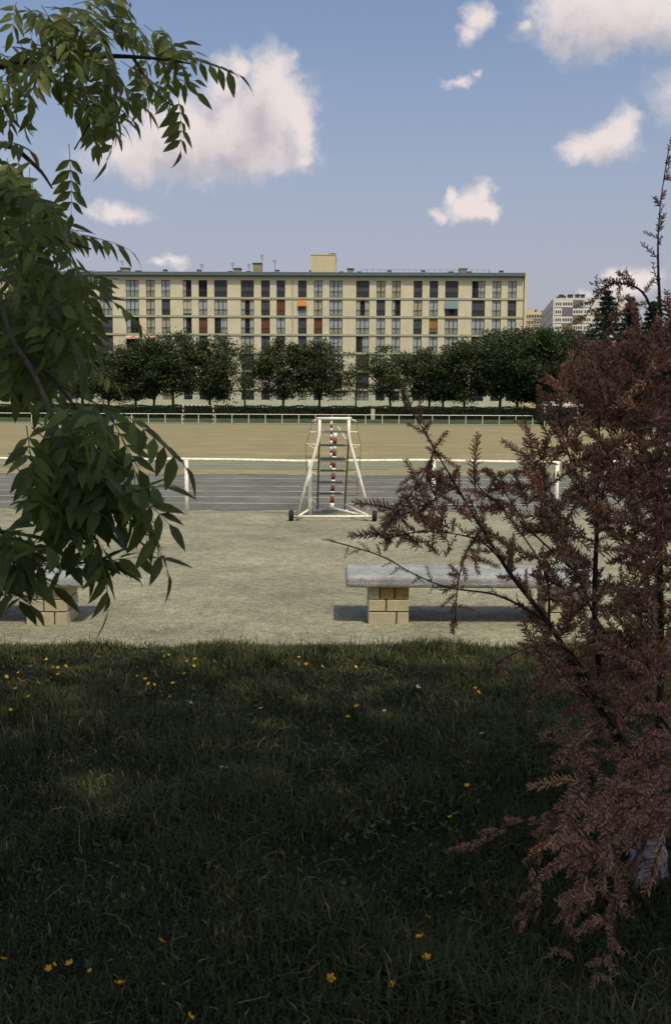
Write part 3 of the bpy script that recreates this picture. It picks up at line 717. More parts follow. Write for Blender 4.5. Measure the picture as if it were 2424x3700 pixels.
# ------------------------------------------------------------------ finish judges' stand on wheels
def stand():
    o = tag(empty('judges_stand', (G(1203, 1884).x, 15.2, 0)), 'white wheeled finish judges stand with grey ladder treads straddling the railing', 'stand')
    off = o.location.copy()
    def Q(px, py, d): return P(px, py, d) - off
    q = lambda x, y: (950 + x * .3528, 1400 + y * .3528)         # picture offsets of the stand
    dz = 15.24
    W_ = M['oldwhite']
    axL, axR = Q(*q(318, 1322), dz), Q(*q(1112, 1322), dz)
    MB().tube([axL, axR], .019, 8).build('axle', W_, o, True)
    for nm, x, sx in (('wheel', 290, -1), ('wheel', 1143, 1)):
        c = Q(*q(x, 1320), dz); r = .083; c.z = r
        b = MB(); n = 20
        prof = [(.032, r * .55), (.036, r * .8), (.028, r * .97), (0, r), (-.028, r * .97), (-.036, r * .8), (-.032, r * .55)]
        for i in range(n):
            for (xx, rr) in prof: b.v.append((c.x + xx, c.y + rr * math.cos(2 * math.pi * i / n), c.z + rr * math.sin(2 * math.pi * i / n)))
        for i in range(n):
            for j in range(6): a0 = i * 7 + j; a1 = ((i + 1) % n) * 7 + j; b.f.append((a0, a1, a1 + 1, a0 + 1)); b.m.append(0)
        w = b.build('wheel', M['rubber'], o, True)
        MB().tube([(c.x - .025, c.y, c.z), (c.x + .025, c.y, c.z)], r * .57, 14).build('hub', M['drab'], w)
    dt = 15.32
    for pts in (((352, 1308), (470, 890), (562, 560), (578, 480), (580, 330)), ((1090, 1300), (985, 900), (890, 560), (878, 480), (880, 330))):
        MB().tube([Q(*q(x, y), dz + (dt - dz) * (1320 - y) / 1000) for x, y in pts], .024, 10).build('front_leg', W_, o, True)
    MB().tube([Q(*q(553, 318), dt), Q(*q(907, 318), dt)], .023, 10).build('top_bar', W_, o, True)
    # ladder with treads, foot behind the railing, head against the front legs
    fd, hd = 16.7, 15.36
    lev = [(1085, 570, 835), (970, 570, 842), (850, 578, 852), (725, 577, 862), (590, 580, 870), (450, 592, 868)]
    dep = lambda y: fd + (hd - fd) * (1195 - y) / (1195 - 450)
    fL, fR = Q(*q(558, 1195), fd), Q(*q(838, 1200), fd)
    for a, t in (((560, 1195), (575, 590)), ((838, 1200), (875, 590))):
        MB().tube([Q(*q(*a), dep(1195)), Q(*q(*t), dep(590)), Q(*q(t[0] + (8 if t[0] < 700 else -8), 450), dep(450))], .014, 8).build('ladder_rail', M['drab'], o, True)
    for i, (y, xa, xb) in enumerate(lev):
        A, C_ = Q(*q(xa, y), dep(y)), Q(*q(xb, y), dep(y)); z = A.z
        t = bevel(MB().box(A.x + .01, C_.x - .01, A.y - .02, A.y + .12, z - .018, z + .014).build('tread', M['plank'], o), .004, 1)
        for x in (A.x + .03, C_.x - .03): MB().tube([(x, A.y - .005, z + .012), (x, A.y - .005, z + .022)], .016, 8).build('bolt_cap', M['white'], t)
    # feet and base braces
    for f in (fL, fR):
        MB().tube([f, Vector((f.x, f.y + .02, .0))], .014, 8).build('ladder_foot', M['drab'], o)
        MB().box(f.x - .06, f.x + .06, f.y - .05, f.y + .07, .001, .02).build('foot_plate', M['oldwhite'], o)
    for a, c in ((axL + Vector((.06, 0, 0)), fL), (axR - Vector((.02, 0, 0)), fR), (axR - Vector((.08, 0, 0)), fL)):
        MB().tube([a, c], .017, 8).build('base_brace', W_, o, True)
    # side guards: brackets from each tread level and a thin rod joining them
    for s, rail in ((-1, 0), (1, 1)):
        outer = []
        for y, ox, oy, ix, iy in (((335, 505, 350, 575, 336), (455, 482, 457, 590, 455), (580, 440, 578, 575, 585), (712, 438, 712, 575, 712), (838, 447, 838, 560, 838), (960, 452, 962, 565, 962), (1100, 455, 1103, 562, 1100)) if s < 0 else
                                  ((335, 957, 352, 885, 336), (455, 970, 457, 870, 455), (588, 1002, 590, 875, 588), (718, 995, 718, 865, 718), (845, 990, 845, 860, 845), (968, 968, 970, 850, 968), (1100, 962, 1104, 838, 1100))):
            d = dep(max(y, 450)); a, c = Q(*q(ox, oy), d), Q(*q(ix, iy), d); outer.append(a)
            if y < 400: MB().tube([c, c.lerp(a, .6) + Vector((0, 0, .02)), a], .011, 6).build('guard_arm', W_, o, True)
            else: MB().tube([a, c], .009, 6).build('guard_arm', W_ if y < 640 else M['drab'], o)
        for (ax, ay, bx, by) in (((443, 580, 535, 632), (447, 838, 555, 893), (495, 1140, 552, 1192)) if s < 0 else ((1000, 592, 915, 632), (950, 860, 862, 902), (930, 1102, 880, 1170))):
            MB().tube([Q(*q(ax, ay), dep(ay)), Q(*q(bx, by), dep(by))], .010, 6).build('guard_strut', W_, o)
        MB().tube(outer, .004, 5).build('guard_wire', M['drab'], o)
stand()

# ------------------------------------------------------------------ lawn
def lawn():
    b = MB(); nx, ny = 90, 60
    xs = np.linspace(-14, 14, nx + 1); ys = np.linspace(-9, 7.0, ny + 1)
    f = lambda x, y: .012 + .012 * math.sin(x * 2.1 + y) + .010 * math.sin(y * 2.7 - x)
    edge = {x: rng.normal(0, .035) for x in range(nx + 1)}
    idx = {}
    for j, y in enumerate(ys):
        for i, x in enumerate(xs):
            yy = y + (edge[i] if j == ny else 0); idx[i, j] = len(b.v); b.v.append((x, yy, .004 if j == ny else max(.008, f(x, yy))))
    for j in range(ny):
        for i in range(nx): b.f.append((idx[i, j], idx[i + 1, j], idx[i + 1, j + 1], idx[i, j + 1])); b.m.append(0)
    tag(b.build('lawn', M['soil']), kind='structure')
    # blades
    n = 230000
    y = 2.2 + (7.06 - 2.2) * rng.random(n); y = np.where(rng.random(n) < .03, 6.98 + np.abs(rng.normal(0, .08, n)), y)
    x = (rng.random(n) * 2 - 1) * (.36 * y + .9)
    m = 30000
    y = np.concatenate([y, rng.uniform(-2, 7.15, m)]); x = np.concatenate([x, rng.uniform(-7, 7, m)]); n += m
    patch = (np.sin(x * 3.1 + 1.3 * np.sin(y * 2.3)) * np.sin(y * 2.7 + 1.1 * np.sin(x * 1.9 + .7)) + .5 * np.sin(x * 7.7 + 2) * np.sin(y * 8.3))
    h = (.045 + .03 * np.clip(patch, -1, 1.2)) * rng.uniform(.5, 1.6, n) + .01
    tall = rng.random(n) < .012; h = np.where(tall, h * 2.4, h)
    az = rng.uniform(0, 2 * np.pi, n); lean = rng.uniform(.15, 1.1, n); w = rng.uniform(.0018, .0042, n) * np.where(tall, .7, 1)
    d = np.column_stack([np.cos(az), np.sin(az)]); pz = np.maximum(.004, .006 + .012 * np.sin(x * 2.1 + y) + .010 * np.sin(y * 2.7 - x)) * (y < 6.9)
    side = np.column_stack([-d[:, 1], d[:, 0]])
    V = np.zeros((n, 5, 3))
    V[:, 0, :2] = np.column_stack([x, y]) + side * w[:, None]; V[:, 1, :2] = np.column_stack([x, y]) - side * w[:, None]; V[:, 0, 2] = V[:, 1, 2] = pz
    mid = np.column_stack([x, y]) + d * (h * lean * .35)[:, None]
    V[:, 2, :2] = mid + side * (w * .8)[:, None]; V[:, 3, :2] = mid - side * (w * .8)[:, None]; V[:, 2, 2] = V[:, 3, 2] = pz + h * .62
    V[:, 4, :2] = np.column_stack([x, y]) + d * (h * lean)[:, None]; V[:, 4, 2] = pz + h * (1.05 - .35 * lean)
    i = np.arange(n)[:, None] * 5
    Fa = np.concatenate([np.hstack([i, i + 1, i + 3]), np.hstack([i, i + 3, i + 2]), np.hstack([i + 2, i + 3, i + 4])])
    tone = np.clip(.42 + .16 * patch + rng.normal(0, .16, n), 0, .86); tone = np.where(rng.random(n) < .035, 1.0, tone)
    me = np_mesh('grass', V.reshape(-1, 3), Fa, M['grass'], np.repeat(tone, 5))
    tag(add('grass', me), 'rough dark green grass with dry stalks covering the lawn', 'grass', kind='stuff')
    # low broad-leaved weeds between the blades
    m = 5200; wy = rng.uniform(2.3, 7.0, m); wx = (rng.random(m) * 2 - 1) * (.36 * wy + .5)
    keep = (np.sin(wx * 2.3 + 1.0) * np.sin(wy * 1.9 + wx) + rng.normal(0, .35, m)) > .05; wx, wy = wx[keep], wy[keep]
    Vw, Fw = leaf_cards(np.column_stack([wx, wy, rng.uniform(.015, .05, len(wx))]), .034, up=2.0)
    tag(add('clover', np_mesh('clover', Vw, Fw, M['weed'])), 'low broad-leaved clover and weeds between the grass blades', 'weeds', kind='stuff')
    # dry bent stalks
    b = MB()
    for k in range(260):
        yy = random.uniform(2.4, 7.0); xx = random.uniform(-1, 1) * (.35 * yy + .1); a = random.uniform(0, 6.28); L_ = random.uniform(.05, .16); z = .03
        pts = [(xx, yy, .01)]
        for t in (.35, .7, 1): pts.append((xx + math.cos(a + t * .6) * L_ * t, yy + math.sin(a + t * .6) * L_ * t, .02 + .10 * t * (1.15 - t) + random.random() * .02))
        b.tube(pts, [.0014, .0013, .001, .0006], 4, caps=False)
    tag(b.build('dry_stalks', M['straw']), 'dry bent straw stalks lying through the dark grass', 'straw', kind='stuff')
lawn()

# flowers
def flower_meshes():
    b = MB()
    for k in range(5):
        a = k * 1.2566; u = Vector((math.cos(a), math.sin(a), 0)); s = Vector((-u.y, u.x, 0))
        b.quad((0, 0, 0), tuple(u * .006 + s * .0055 + Vector((0, 0, .002))), tuple(u * .0125 + s * .003 + Vector((0, 0, .0065))), tuple(u * .0125 - s * .003 + Vector((0, 0, .0065))), tuple(u * .006 - s * .0055 + Vector((0, 0, .002))))
    b.tube([(0, 0, 0), (0, 0, .004)], .003, 6)
    return b.mesh('bloom', M['yellow']), MB().tube([(0, 0, -.1), (.003, .002, -.05), (0, 0, 0)], .0009, 4).mesh('stem', M['stem'])
bloom, stem = flower_meshes()
z4 = [(65,147),(132,190),(203,160),(82,217),(28,235),(80,243),(105,255),(52,285),(68,287),(125,320),(48,378),(165,260),(200,252),(225,238),(253,225),(232,195),(253,195),(285,190),(602,150),(597,195),(597,232),(632,245),(645,265),(668,268),(680,232),(695,300),(736,322),(750,263),(712,147),(732,140),(700,170),(730,184),(778,170),(810,168),(847,158),(842,188),(927,167),(970,190),(772,220),(800,222),(1296,150),(1327,180),(1395,190),(1307,290),(1215,328),(1132,372),(1507,408),(1545,362),(1540,192)]
z5 = [(1332,52),(1418,380),(1390,447),(1414,514),(1298,605),(1095,583),(629,711),(541,602),(397,601),(299,558),(232,534),(163,550),(180,537),(535,460),(13,520),(1490,48),(1535,732)]
z3 = [(213,158),(232,186),(165,652),(62,507),(45,1012),(158,805)]
FL = [(x * .834, 2250 + y * .834, 0) for x, y in z4] + [(x * 1.0904, 2900 + y * 1.0904, 1) for x, y in z5] + [(1600 + x * .546, 2400 + y * .546, 0) for x, y in z3]
for k, (px, py, near) in enumerate(FL):
    hgt = .075 + .02 * math.sin(k * 5.1); p = G(px, py, hgt)
    o = tag(empty('buttercup', (p.x, p.y, hgt)), 'small yellow buttercup in the shaded foreground grass' if near else 'small yellow buttercup in the lawn towards the gravel edge', 'flower', 'buttercups near the camera' if near else 'buttercups scattered over the lawn')
    small = near and k % 17 in (5, 7, 10, 13, 14, 15)
    s = (.85 + .35 * ((k * 37) % 10) / 10) * (.55 if small else 1.05 if near else .95); bl = add('bloom', bloom, o); bl.scale = (s, s, s); bl.rotation_euler = (-.5 + .3 * math.sin(k), .3 * math.cos(k * 2.), k)
    st = add('stem', stem, o); st.scale = (1, 1, hgt / .1)
# paper litter
def scrap(px, py, s, seed, label):
    r = random.Random(seed); p = G(px, py, .05); b = MB(); n = 4
    pts = {(i, j): (s * (i / n - .5) + r.gauss(0, s * .06), s * (j / n - .5) * .7 + r.gauss(0, s * .05), r.uniform(0, s * .35)) for i in range(n + 1) for j in range(n + 1)}
    for i in range(n):
        for j in range(n):
            b.quad(pts[i, j], pts[i + 1, j], pts[i + 1, j + 1]); b.quad(pts[i, j], pts[i + 1, j + 1], pts[i, j + 1])
    o = tag(b.build('paper_scrap', M['scrap']), label, 'litter', 'litter on the lawn'); o.location = p; o.rotation_euler = (.5, 0, seed)
scrap(1510, 2484, .035, 1, 'bright white paper scrap on the grass before the bench'); scrap(690, 2541, .028, 2, 'thin white paper sliver in the middle of the lawn')
scrap(812, 2780, .045, 3, 'crumpled cream paper scrap in dark grass'); scrap(1740, 2652, .035, 4, 'pale paper scrap beside the lower pink branches'); scrap(1390, 2568, .02, 5, 'tiny white paper fleck on the lawn')
def paper_bag():
    p = G(2330, 3190)
    r = random.Random(5); b = MB(); n, m = 14, 12
    for i in range(m + 1):
        t = i / m; z = .02 + .17 * t
        rad = (.062 * (1 - t ** 3) ** .5 + .02) * (1 + .5 * (t < .25) * (1 - t * 4))
        for j in range(n):
            a = 2 * math.pi * j / n; cr = 1 + .22 * math.sin(3 * a + t * 5) * math.sin(7 * t + a) + r.gauss(0, .07)
            b.v.append((math.cos(a) * rad * cr + .03 * t, math.sin(a) * rad * cr * .8, z + r.gauss(0, .006) + .02 * math.sin(2 * a)))
    for i in range(m):
        for j in range(n): b.f.append((i * n + j, i * n + (j + 1) % n, (i + 1) * n + (j + 1) % n, (i + 1) * n + j)); b.m.append(0)
    b.f.append(tuple(m * n + j for j in range(n))); b.m.append(0)
    o = tag(b.build('paper_bag', M['paper']), 'crumpled white paper bag caught under the pink shrub', 'litter'); o.location = (p.x, p.y, 0); o.rotation_euler.z = .6
paper_bag()

# ------------------------------------------------------------------ ash tree on the left
def in_poly(x, y, poly):
    c = False; j = len(poly) - 1
    for i in range(len(poly)):
        xi, yi = poly[i]; xj, yj = poly[j]
        if (yi > y) != (yj > y) and x < (xj - xi) * (y - yi) / (yj - yi) + xi: c = not c
        j = i
    return c
OV = 1.5548
def poly(pts): return [(x * OV, y * OV) for x, y in pts]
def compound_leaf(seed):
    r = random.Random(seed); b = MB(); L_ = r.uniform(.20, .26); droop = r.uniform(.25, .8); bend = r.uniform(-.3, .3)
    def rp(t): return Vector((L_ * t * (1 - .12 * droop * t), L_ * bend * t * t * .5, -L_ * droop * t * t * .6))
    b.mi = 1; b.tube([rp(0), rp(.4), rp(.75), rp(.98)], [.0016, .0014, .0011, .0008], 4, caps=False); b.mi = 0
    def leaflet(p, d, n, l):
        d = d.normalized(); s = n.cross(d).normalized(); n = d.cross(s)
        wd = l * r.uniform(.145, .185); curl = r.uniform(.03, .32); fold = r.uniform(.10, .35)
        def pt(t, k): return tuple(p + d * (l * t) + s * (k * wd) - n * (l * curl * t * t) + n * (abs(k) * wd * fold))
        base, t1, t2, t3, tip = pt(0, 0), pt(.3, 0), pt(.55, 0), pt(.8, 0), pt(1.0, 0)
        k0 = len(b.v); b.v += [base, t1, t2, t3, tip] + [pt(.3, 1), pt(.55, .93), pt(.8, .5), pt(.3, -1), pt(.55, -.93), pt(.8, -.5)]
        for f in ((0, 1, 5), (1, 2, 6, 5), (2, 3, 7, 6), (3, 4, 7), (0, 8, 1), (1, 8, 9, 2), (2, 9, 10, 3), (3, 10, 4)): b.f.append(tuple(k0 + q for q in f)); b.m.append(0)
    n_p = r.choice((4, 5, 5))
    for k in range(n_p):
        t = .22 + .66 * k / (n_p - .5); p = rp(t); tan = (rp(t + .05) - rp(t - .05)).normalized(); side = Vector((0, 1, 0))
        for sgn in (-1, 1):
            d = tan * r.uniform(.55, .85) + side * sgn * r.uniform(.75, 1) + Vector((0, 0, -r.uniform(.1, .75)))
            leaflet(p, d, Vector((0, -sgn * .15, 1)), r.uniform(.075, .10) * (1.0 if k else .8))
    leaflet(rp(.97), rp(1) - rp(.9) + Vector((0, 0, -.01)), Vector((0, .1, 1)), r.uniform(.085, .105))
    return b
def smooth_path(pts, n=4):
    pts = [Vector(p) for p in pts]; out = []
    for i in range(len(pts) - 1):
        p0, p1, p2, p3 = pts[max(i - 1, 0)], pts[i], pts[i + 1], pts[min(i + 2, len(pts) - 1)]
        for k in range(n):
            t = k / n; out.append(.5 * ((2 * p1) + (p2 - p0) * t + (2 * p0 - 5 * p1 + 4 * p2 - p3) * t * t + (3 * p1 - p0 - 3 * p2 + p3) * t ** 3))
    return out + [pts[-1]]
def orient(p, d, up):
    x = d.normalized(); z = up - x * up.dot(x); z.normalize(); y = z.cross(x)
    return Matrix(((x.x, y.x, z.x, p.x), (x.y, y.y, z.y, p.y), (x.z, y.z, z.z, p.z), (0, 0, 0, 1)))
def join_instances(name, items, mats, parent):
    """items: (MB, matrix) -> one mesh"""
    cache = {}; Vs = []; f4 = []; mi = []; k = 0; faces = []
    for b, mw in items:
        if id(b) not in cache: cache[id(b)] = np.array(b.v)
        A = np.array(mw); Vs.append(cache[id(b)] @ A[:3, :3].T + A[:3, 3])
        faces += [tuple(i + k for i in f) for f in b.f]; mi += b.m; k += len(b.v)
    me = bpy.data.meshes.new(name); me.from_pydata(np.vstack(Vs).tolist(), [], faces)
    for m in mats: me.materials.append(m)
    me.polygons.foreach_set('material_index', mi); me.update()
    return tag(add(name, me, parent), kind='stuff')

def ash():
    base = Vector((-2.0, 3.3, 0)); o = tag(empty('ash_tree', base), 'ash tree with drooping feathery leaves hanging in from the left', 'tree')
    rel = lambda v: Vector(v) - base
    R = random.Random(3)
    MB().tube([rel(v) for v in smooth_path([(-2.0, 3.3, -.1), (-1.95, 3.3, 1.0), (-2.05, 3.35, 2.2), (-1.95, 3.45, 3.4), (-2.1, 3.6, 4.6)])], [.11 - .0045 * i for i in range(17)], 10).build('trunk', M['bark'], o, True)
    br = [[(-1.98, 3.4, 2.6), P(-250, 330, 3.5), P(0, 238, 3.45), P(150, 215, 3.4), P(350, 203, 3.35), P(480, 205, 3.3), P(600, 215, 3.25), P(700, 232, 3.2)],
          [(-2.0, 3.35, 2.1), P(-250, 560, 3.3), P(0, 520, 3.2), P(130, 600, 3.1), P(190, 680, 3.05)],
          [(-1.95, 3.3, 1.9), P(-250, 800, 3.2), P(0, 830, 3.1), P(160, 850, 3.0), P(330, 900, 2.95)],
          [(-2.0, 3.3, 1.9), P(-200, 900, 3.0), P(-20, 1090, 2.9), P(110, 1290, 2.85), P(230, 1400, 2.8), P(400, 1480, 2.75)],
          [(-1.95, 3.2, 1.5), P(-150, 1100, 2.8), P(60, 1250, 2.7), P(190, 1500, 2.6), P(270, 1750, 2.55), P(330, 1960, 2.5), P(320, 2080, 2.5)],
          [(-1.95, 3.2, 1.3), P(-200, 1550, 2.7), P(-60, 1820, 2.6), P(30, 1960, 2.5), P(60, 2080, 2.5)],
          [P(60, 1250, 2.7), P(200, 1380, 2.7), P(330, 1550, 2.65), P(430, 1680, 2.6)], [P(350, 203, 3.35), P(400, 330, 3.3), P(330, 440, 3.3), P(270, 540, 3.25)],
          [P(480, 205, 3.3), P(560, 330, 3.25), P(620, 380, 3.2)]]
    for i, path in enumerate(br):
        sp = smooth_path([rel(v) for v in path]); r0 = .016 if i < 3 else .010 if i < 6 else .006
        MB().tube(sp, [max(.0025, r0 * (1 - .88 * k / len(sp))) for k in range(len(sp))], 7).build('branch', M['ash_twig'] if i in (3, 4) else M['twig'], o, True)
    protos = [compound_leaf(100 + i) for i in range(9)]; meshes = [b.mesh('leaf', [M['ash_leaf'], M['ash_twig']]) for b in protos]
    regs = [(poly([(35, 5), (215, -10), (330, 30), (420, 90), (490, 150), (520, 188), (470, 190), (432, 160), (440, 240), (425, 292), (395, 250), (345, 285), (290, 345), (250, 335), (185, 410), (150, 405), (135, 350), (175, 250), (110, 250), (60, 330), (-60, 330), (-60, 90), (30, 95)]), 80, 3.3, .5, .78),
            (poly([(-60, 320), (55, 320), (90, 430), (112, 515), (195, 545), (218, 585), (205, 640), (262, 672), (215, 725), (190, 790), (250, 850), (285, 900), (210, 930), (-60, 965)]), 160, 2.95, .8, .84),
            (poly([(60, 940), (190, 890), (270, 950), (310, 1050), (355, 1110), (320, 1150), (385, 1220), (388, 1285), (350, 1250), (300, 1210), (290, 1300), (312, 1330), (270, 1370), (225, 1398), (200, 1360), (145, 1350), (110, 1290), (150, 1230), (130, 1200), (80, 1240), (30, 1190), (5, 1195), (40, 1110), (15, 1060), (50, 1000)]), 62, 2.55, .35, .98),
            (poly([(-60, 1200), (30, 1215), (70, 1240), (112, 1330), (60, 1330), (70, 1390), (20, 1425), (-60, 1410)]), 17, 2.45, .25, 1.0)]
    items = []
    for (pg, cnt, d0, dr, sc) in regs:
        xs = [a for a, _ in pg]; ys = [c for _, c in pg]; got = 0; tries = 0
        while got < cnt and tries < 60000:
            tries += 1; px, py = R.uniform(min(xs), max(xs)), R.uniform(min(ys), max(ys))
            if not in_poly(px, py, pg): continue
            d = d0 + R.uniform(-.3, 1) * dr; p = P(px, py, d)
            a = R.gauss(-.35, .75)      # mostly outward to the right and down
            dirv = Vector((math.cos(a), R.gauss(-.45, .55), math.sin(a)))
            dirv.normalize(); s = sc * R.uniform(.8, 1.15)
            e = p + dirv * .22 * s + Vector((0, 0, -.09 * s)); ex, ey = pix(e); mx, my = pix(p + dirv * .13 * s + Vector((0, 0, -.03 * s)))
            if not (in_poly(ex, ey, pg) and in_poly(mx, my, pg)): continue
            up = Vector((R.gauss(.15, .5), R.gauss(-.2, .5), 1)); mw = orient(rel(p), dirv, up) @ Matrix.Scale(s, 4)
            items.append((R.randrange(9), mw, d)); got += 1
    hero = [((640, 205), (1, -.1, -.2), 3.2), ((640, 330), (.25, -.2, -1), 3.2), ((250, 520), (.1, -.1, -1), 3.25), ((440, 1760), (.65, -.3, -.75), 2.45), ((300, 1900), (.6, -.2, -.8), 2.45), ((430, 1480), (.9, -.3, -.6), 2.6), ((310, 1060), (1, -.2, -.1), 2.9), ((230, 850), (1, -.2, .05), 3.0), ((410, 320), (.3, -.2, -1), 3.2), ((120, 90), (.0, -.2, -1), 3.3), ((520, 90), (.9, -.2, -.5), 3.3)]
    for (q, dv, d) in hero: items.append((R.randrange(9), orient(rel(P(*q, d)), Vector(dv), Vector((R.gauss(.3, .4), R.gauss(-.6, .4), .8))) @ Matrix.Scale(.85 if d > 2.8 else 1.0, 4), 0))
    for k in range(260):    # the tree goes on past the picture's edge
        p = Vector((R.uniform(-3.0, -1.25), R.uniform(2.6, 4.6), R.uniform(1.0, 4.6)))
        if pix(p)[0] > -330: continue
        items.append((R.randrange(9), orient(rel(p), Vector((R.gauss(.2, .8), R.gauss(-.2, .6), R.gauss(-.3, .4))), Vector((R.gauss(0, .4), R.gauss(-.2, .4), 1))), 9))
    items.sort(key=lambda t: t[2])
    for v, mw, d in items[:300]: add('leaf', meshes[v], o, mw=mw)
    join_instances('foliage', [(protos[v], mw) for v, mw, d in items[300:]], [M['ash_leaf'], M['ash_twig']], o)
ash()

# ------------------------------------------------------------------ tamarisk shrub on the right
def sprig(seed, L_, n, rl, thick=.0032):
    r = random.Random(seed); b = MB(); bend = r.uniform(-.3, .3)
    def rp(t): return Vector((L_ * t, L_ * bend * t * t * .4, -L_ * .12 * t * t))
    b.mi = 1; b.tube([rp(0), rp(.5), rp(1)], [.0026, .0018, .0008], 4, caps=False); b.mi = 0
    for k in range(n):
        t = .06 + .94 * k / n; p = rp(t); a = k * 2.4 + r.random() * .8; rad = Vector((0, math.cos(a), math.sin(a)))
        d = (Vector((1, 0, 0)) * r.uniform(.35, 1.0) + rad * r.uniform(.8, 1.1) + Vector((0, 0, r.uniform(-.2, .25)))).normalized()
        l = rl * r.uniform(.6, 1.2) * (1 - .45 * t); w = thick * r.uniform(.8, 1.2)
        s = d.cross(Vector((.3, .5, .8))).normalized(); u = d.cross(s); c = s * r.uniform(-.15, .15)
        k0 = len(b.v)
        for tt, ww in ((.05, .45), (.45, 1.0), (.85, .75)):
            for j in range(3):
                an = j * 2.0944 + tt * 1.5; b.v.append(tuple(p + d * (l * tt) + c * (l * tt * tt) + (s * math.cos(an) + u * math.sin(an)) * (w * ww)))
        b.v.append(tuple(p + d * l + c * l))
        for q in (0, 3):
            for j in range(3): b.f.append((k0 + q + j, k0 + q + (j + 1) % 3, k0 + q + 3 + (j + 1) % 3, k0 + q + 3 + j)); b.m.append(0)
        for j in range(3): b.f.append((k0 + 6 + j, k0 + 6 + (j + 1) % 3, k0 + 9)); b.m.append(0)
    return b
def tamarisk():
    base = Vector((1.62, 4.1, 0)); o = tag(empty('tamarisk_shrub', base), 'tall tamarisk shrub covered in faded pink-brown flower spikes', 'shrub')
    rel = lambda v: Vector(v) - base; R = random.Random(9)
    q = lambda x, y, d: P(x * OV, y * OV, d)
    stems = [  # thick stems then arching branches (picture outlines), each with its own distance
        ([(1.62, 4.1, -.05), q(1540, 1900, 4.0), q(1535, 1500, 4.0), q(1530, 1100, 4.0), q(1535, 800, 4.0), q(1528, 600, 4.0), q(1533, 480, 4.0), q(1553, 345, 4.0)], .022, 1),
        ([(1.55, 4.0, -.05), q(1450, 1750, 3.8), q(1385, 1500, 3.7), q(1387, 1200, 3.7), q(1392, 950, 3.75), q(1405, 780, 3.8), q(1440, 690, 3.8)], .018, 0),
        ([(1.52, 3.95, -.05), q(1400, 1650, 3.7), q(1275, 1450, 3.5), q(1190, 1340, 3.45), q(1120, 1230, 3.4), q(1060, 1130, 3.4), q(1010, 1045, 3.4), q(975, 985, 3.4), q(935, 930, 3.4)], .013, 0),
        ([q(1275, 1450, 3.5), q(1230, 1420, 3.45), q(1150, 1382, 3.4), q(1040, 1365, 3.35), q(960, 1333, 3.35), q(880, 1290, 3.3), q(765, 1256, 3.3)], .006, 2),
        ([(1.55, 3.95, .2), q(1420, 1500, 3.6), q(1340, 1330, 3.5), q(1290, 1200, 3.5), q(1245, 1090, 3.5), q(1228, 1000, 3.5)], .008, 0),
        ([q(1535, 800, 4.0), q(1500, 690, 3.95), q(1450, 660, 3.9), q(1400, 672, 3.9), q(1355, 745, 3.9)], .007, 1),
        ([q(1400, 1650, 3.7), q(1330, 1520, 3.5), q(1260, 1500, 3.45), q(1190, 1520, 3.4), q(1150, 1545, 3.4)], .007, 0),
        ([q(1450, 1750, 3.8), q(1350, 1600, 3.55), q(1260, 1590, 3.45), q(1215, 1640, 3.45)], .006, 0),
        ([(1.55, 4.0, .5), q(1450, 1850, 3.5), q(1330, 1880, 3.4), q(1200, 1915, 3.3), q(1130, 1940, 3.3), q(1078, 1972, 3.3)], .007, 0),
        ([(1.6, 4.0, .6), q(1420, 1880, 3.5), q(1290, 1930, 3.35), q(1245, 1990, 3.2), q(1240, 2080, 3.1), q(1215, 2140, 3.05)], .007, 0),
        ([(1.6, 4.0, .6), q(1460, 1930, 3.5), q(1370, 2000, 3.2), q(1330, 2120, 2.95), q(1292, 2215, 2.85)], .007, 0),
        ([(1.6, 4.0, .6), q(1500, 1950, 3.5), q(1440, 2060, 3.1), q(1410, 2180, 2.8), q(1392, 2270, 2.72)], .007, 0),
        ([q(1120, 1230, 3.4), q(1080, 1290, 3.35), q(1062, 1370, 3.3), q(1058, 1440, 3.3)], .005, 0),
        ([q(1190, 1340, 3.45), q(1120, 1260, 3.4), q(1000, 1235, 3.35), q(900, 1250, 3.3)], .005, 0),
        ([q(1060, 1130, 3.4), q(1010, 1160, 3.35), q(950, 1190, 3.3), q(905, 1215, 3.3)], .004, 0),
        ([q(1010, 1045, 3.4), q(985, 1100, 3.35), q(940, 1170, 3.3), q(905, 1215, 3.3)], .004, 0),
        ([q(1387, 1200, 3.7), q(1330, 1080, 3.6), q(1300, 980, 3.6), q(1310, 890, 3.6), q(1340, 820, 3.6)], .006, 0),
        ([q(1275, 1450, 3.5), q(1265, 1330, 3.5), q(1180, 1200, 3.5), q(1110, 1130, 3.5)], .006, 0),
        ([q(1340, 1330, 3.5), q(1240, 1240, 3.5), q(1170, 1140, 3.5), q(1140, 1090, 3.5)], .005, 0),
        ([q(1535, 1100, 4.0), q(1460, 980, 3.9), q(1420, 900, 3.9), q(1380, 830, 3.9)], .006, 0)]
    protos = [sprig(200 + i, R.uniform(.13, .2), 70, .034, .0027) for i in range(6)]
    small = [sprig(300 + i, R.uniform(.07, .11), 40, .029, .0027) for i in range(3)]
    green = [sprig(400 + i, .12, 20, .03, .0030) for i in range(3)]
    meshes = [b.mesh('flower_sprig', [M['tam'], M['twig']]) for b in protos + small] + [b.mesh('green_sprig', [M['tam_green'], M['twig']]) for b in green]
    allp = protos + small + green; items = []
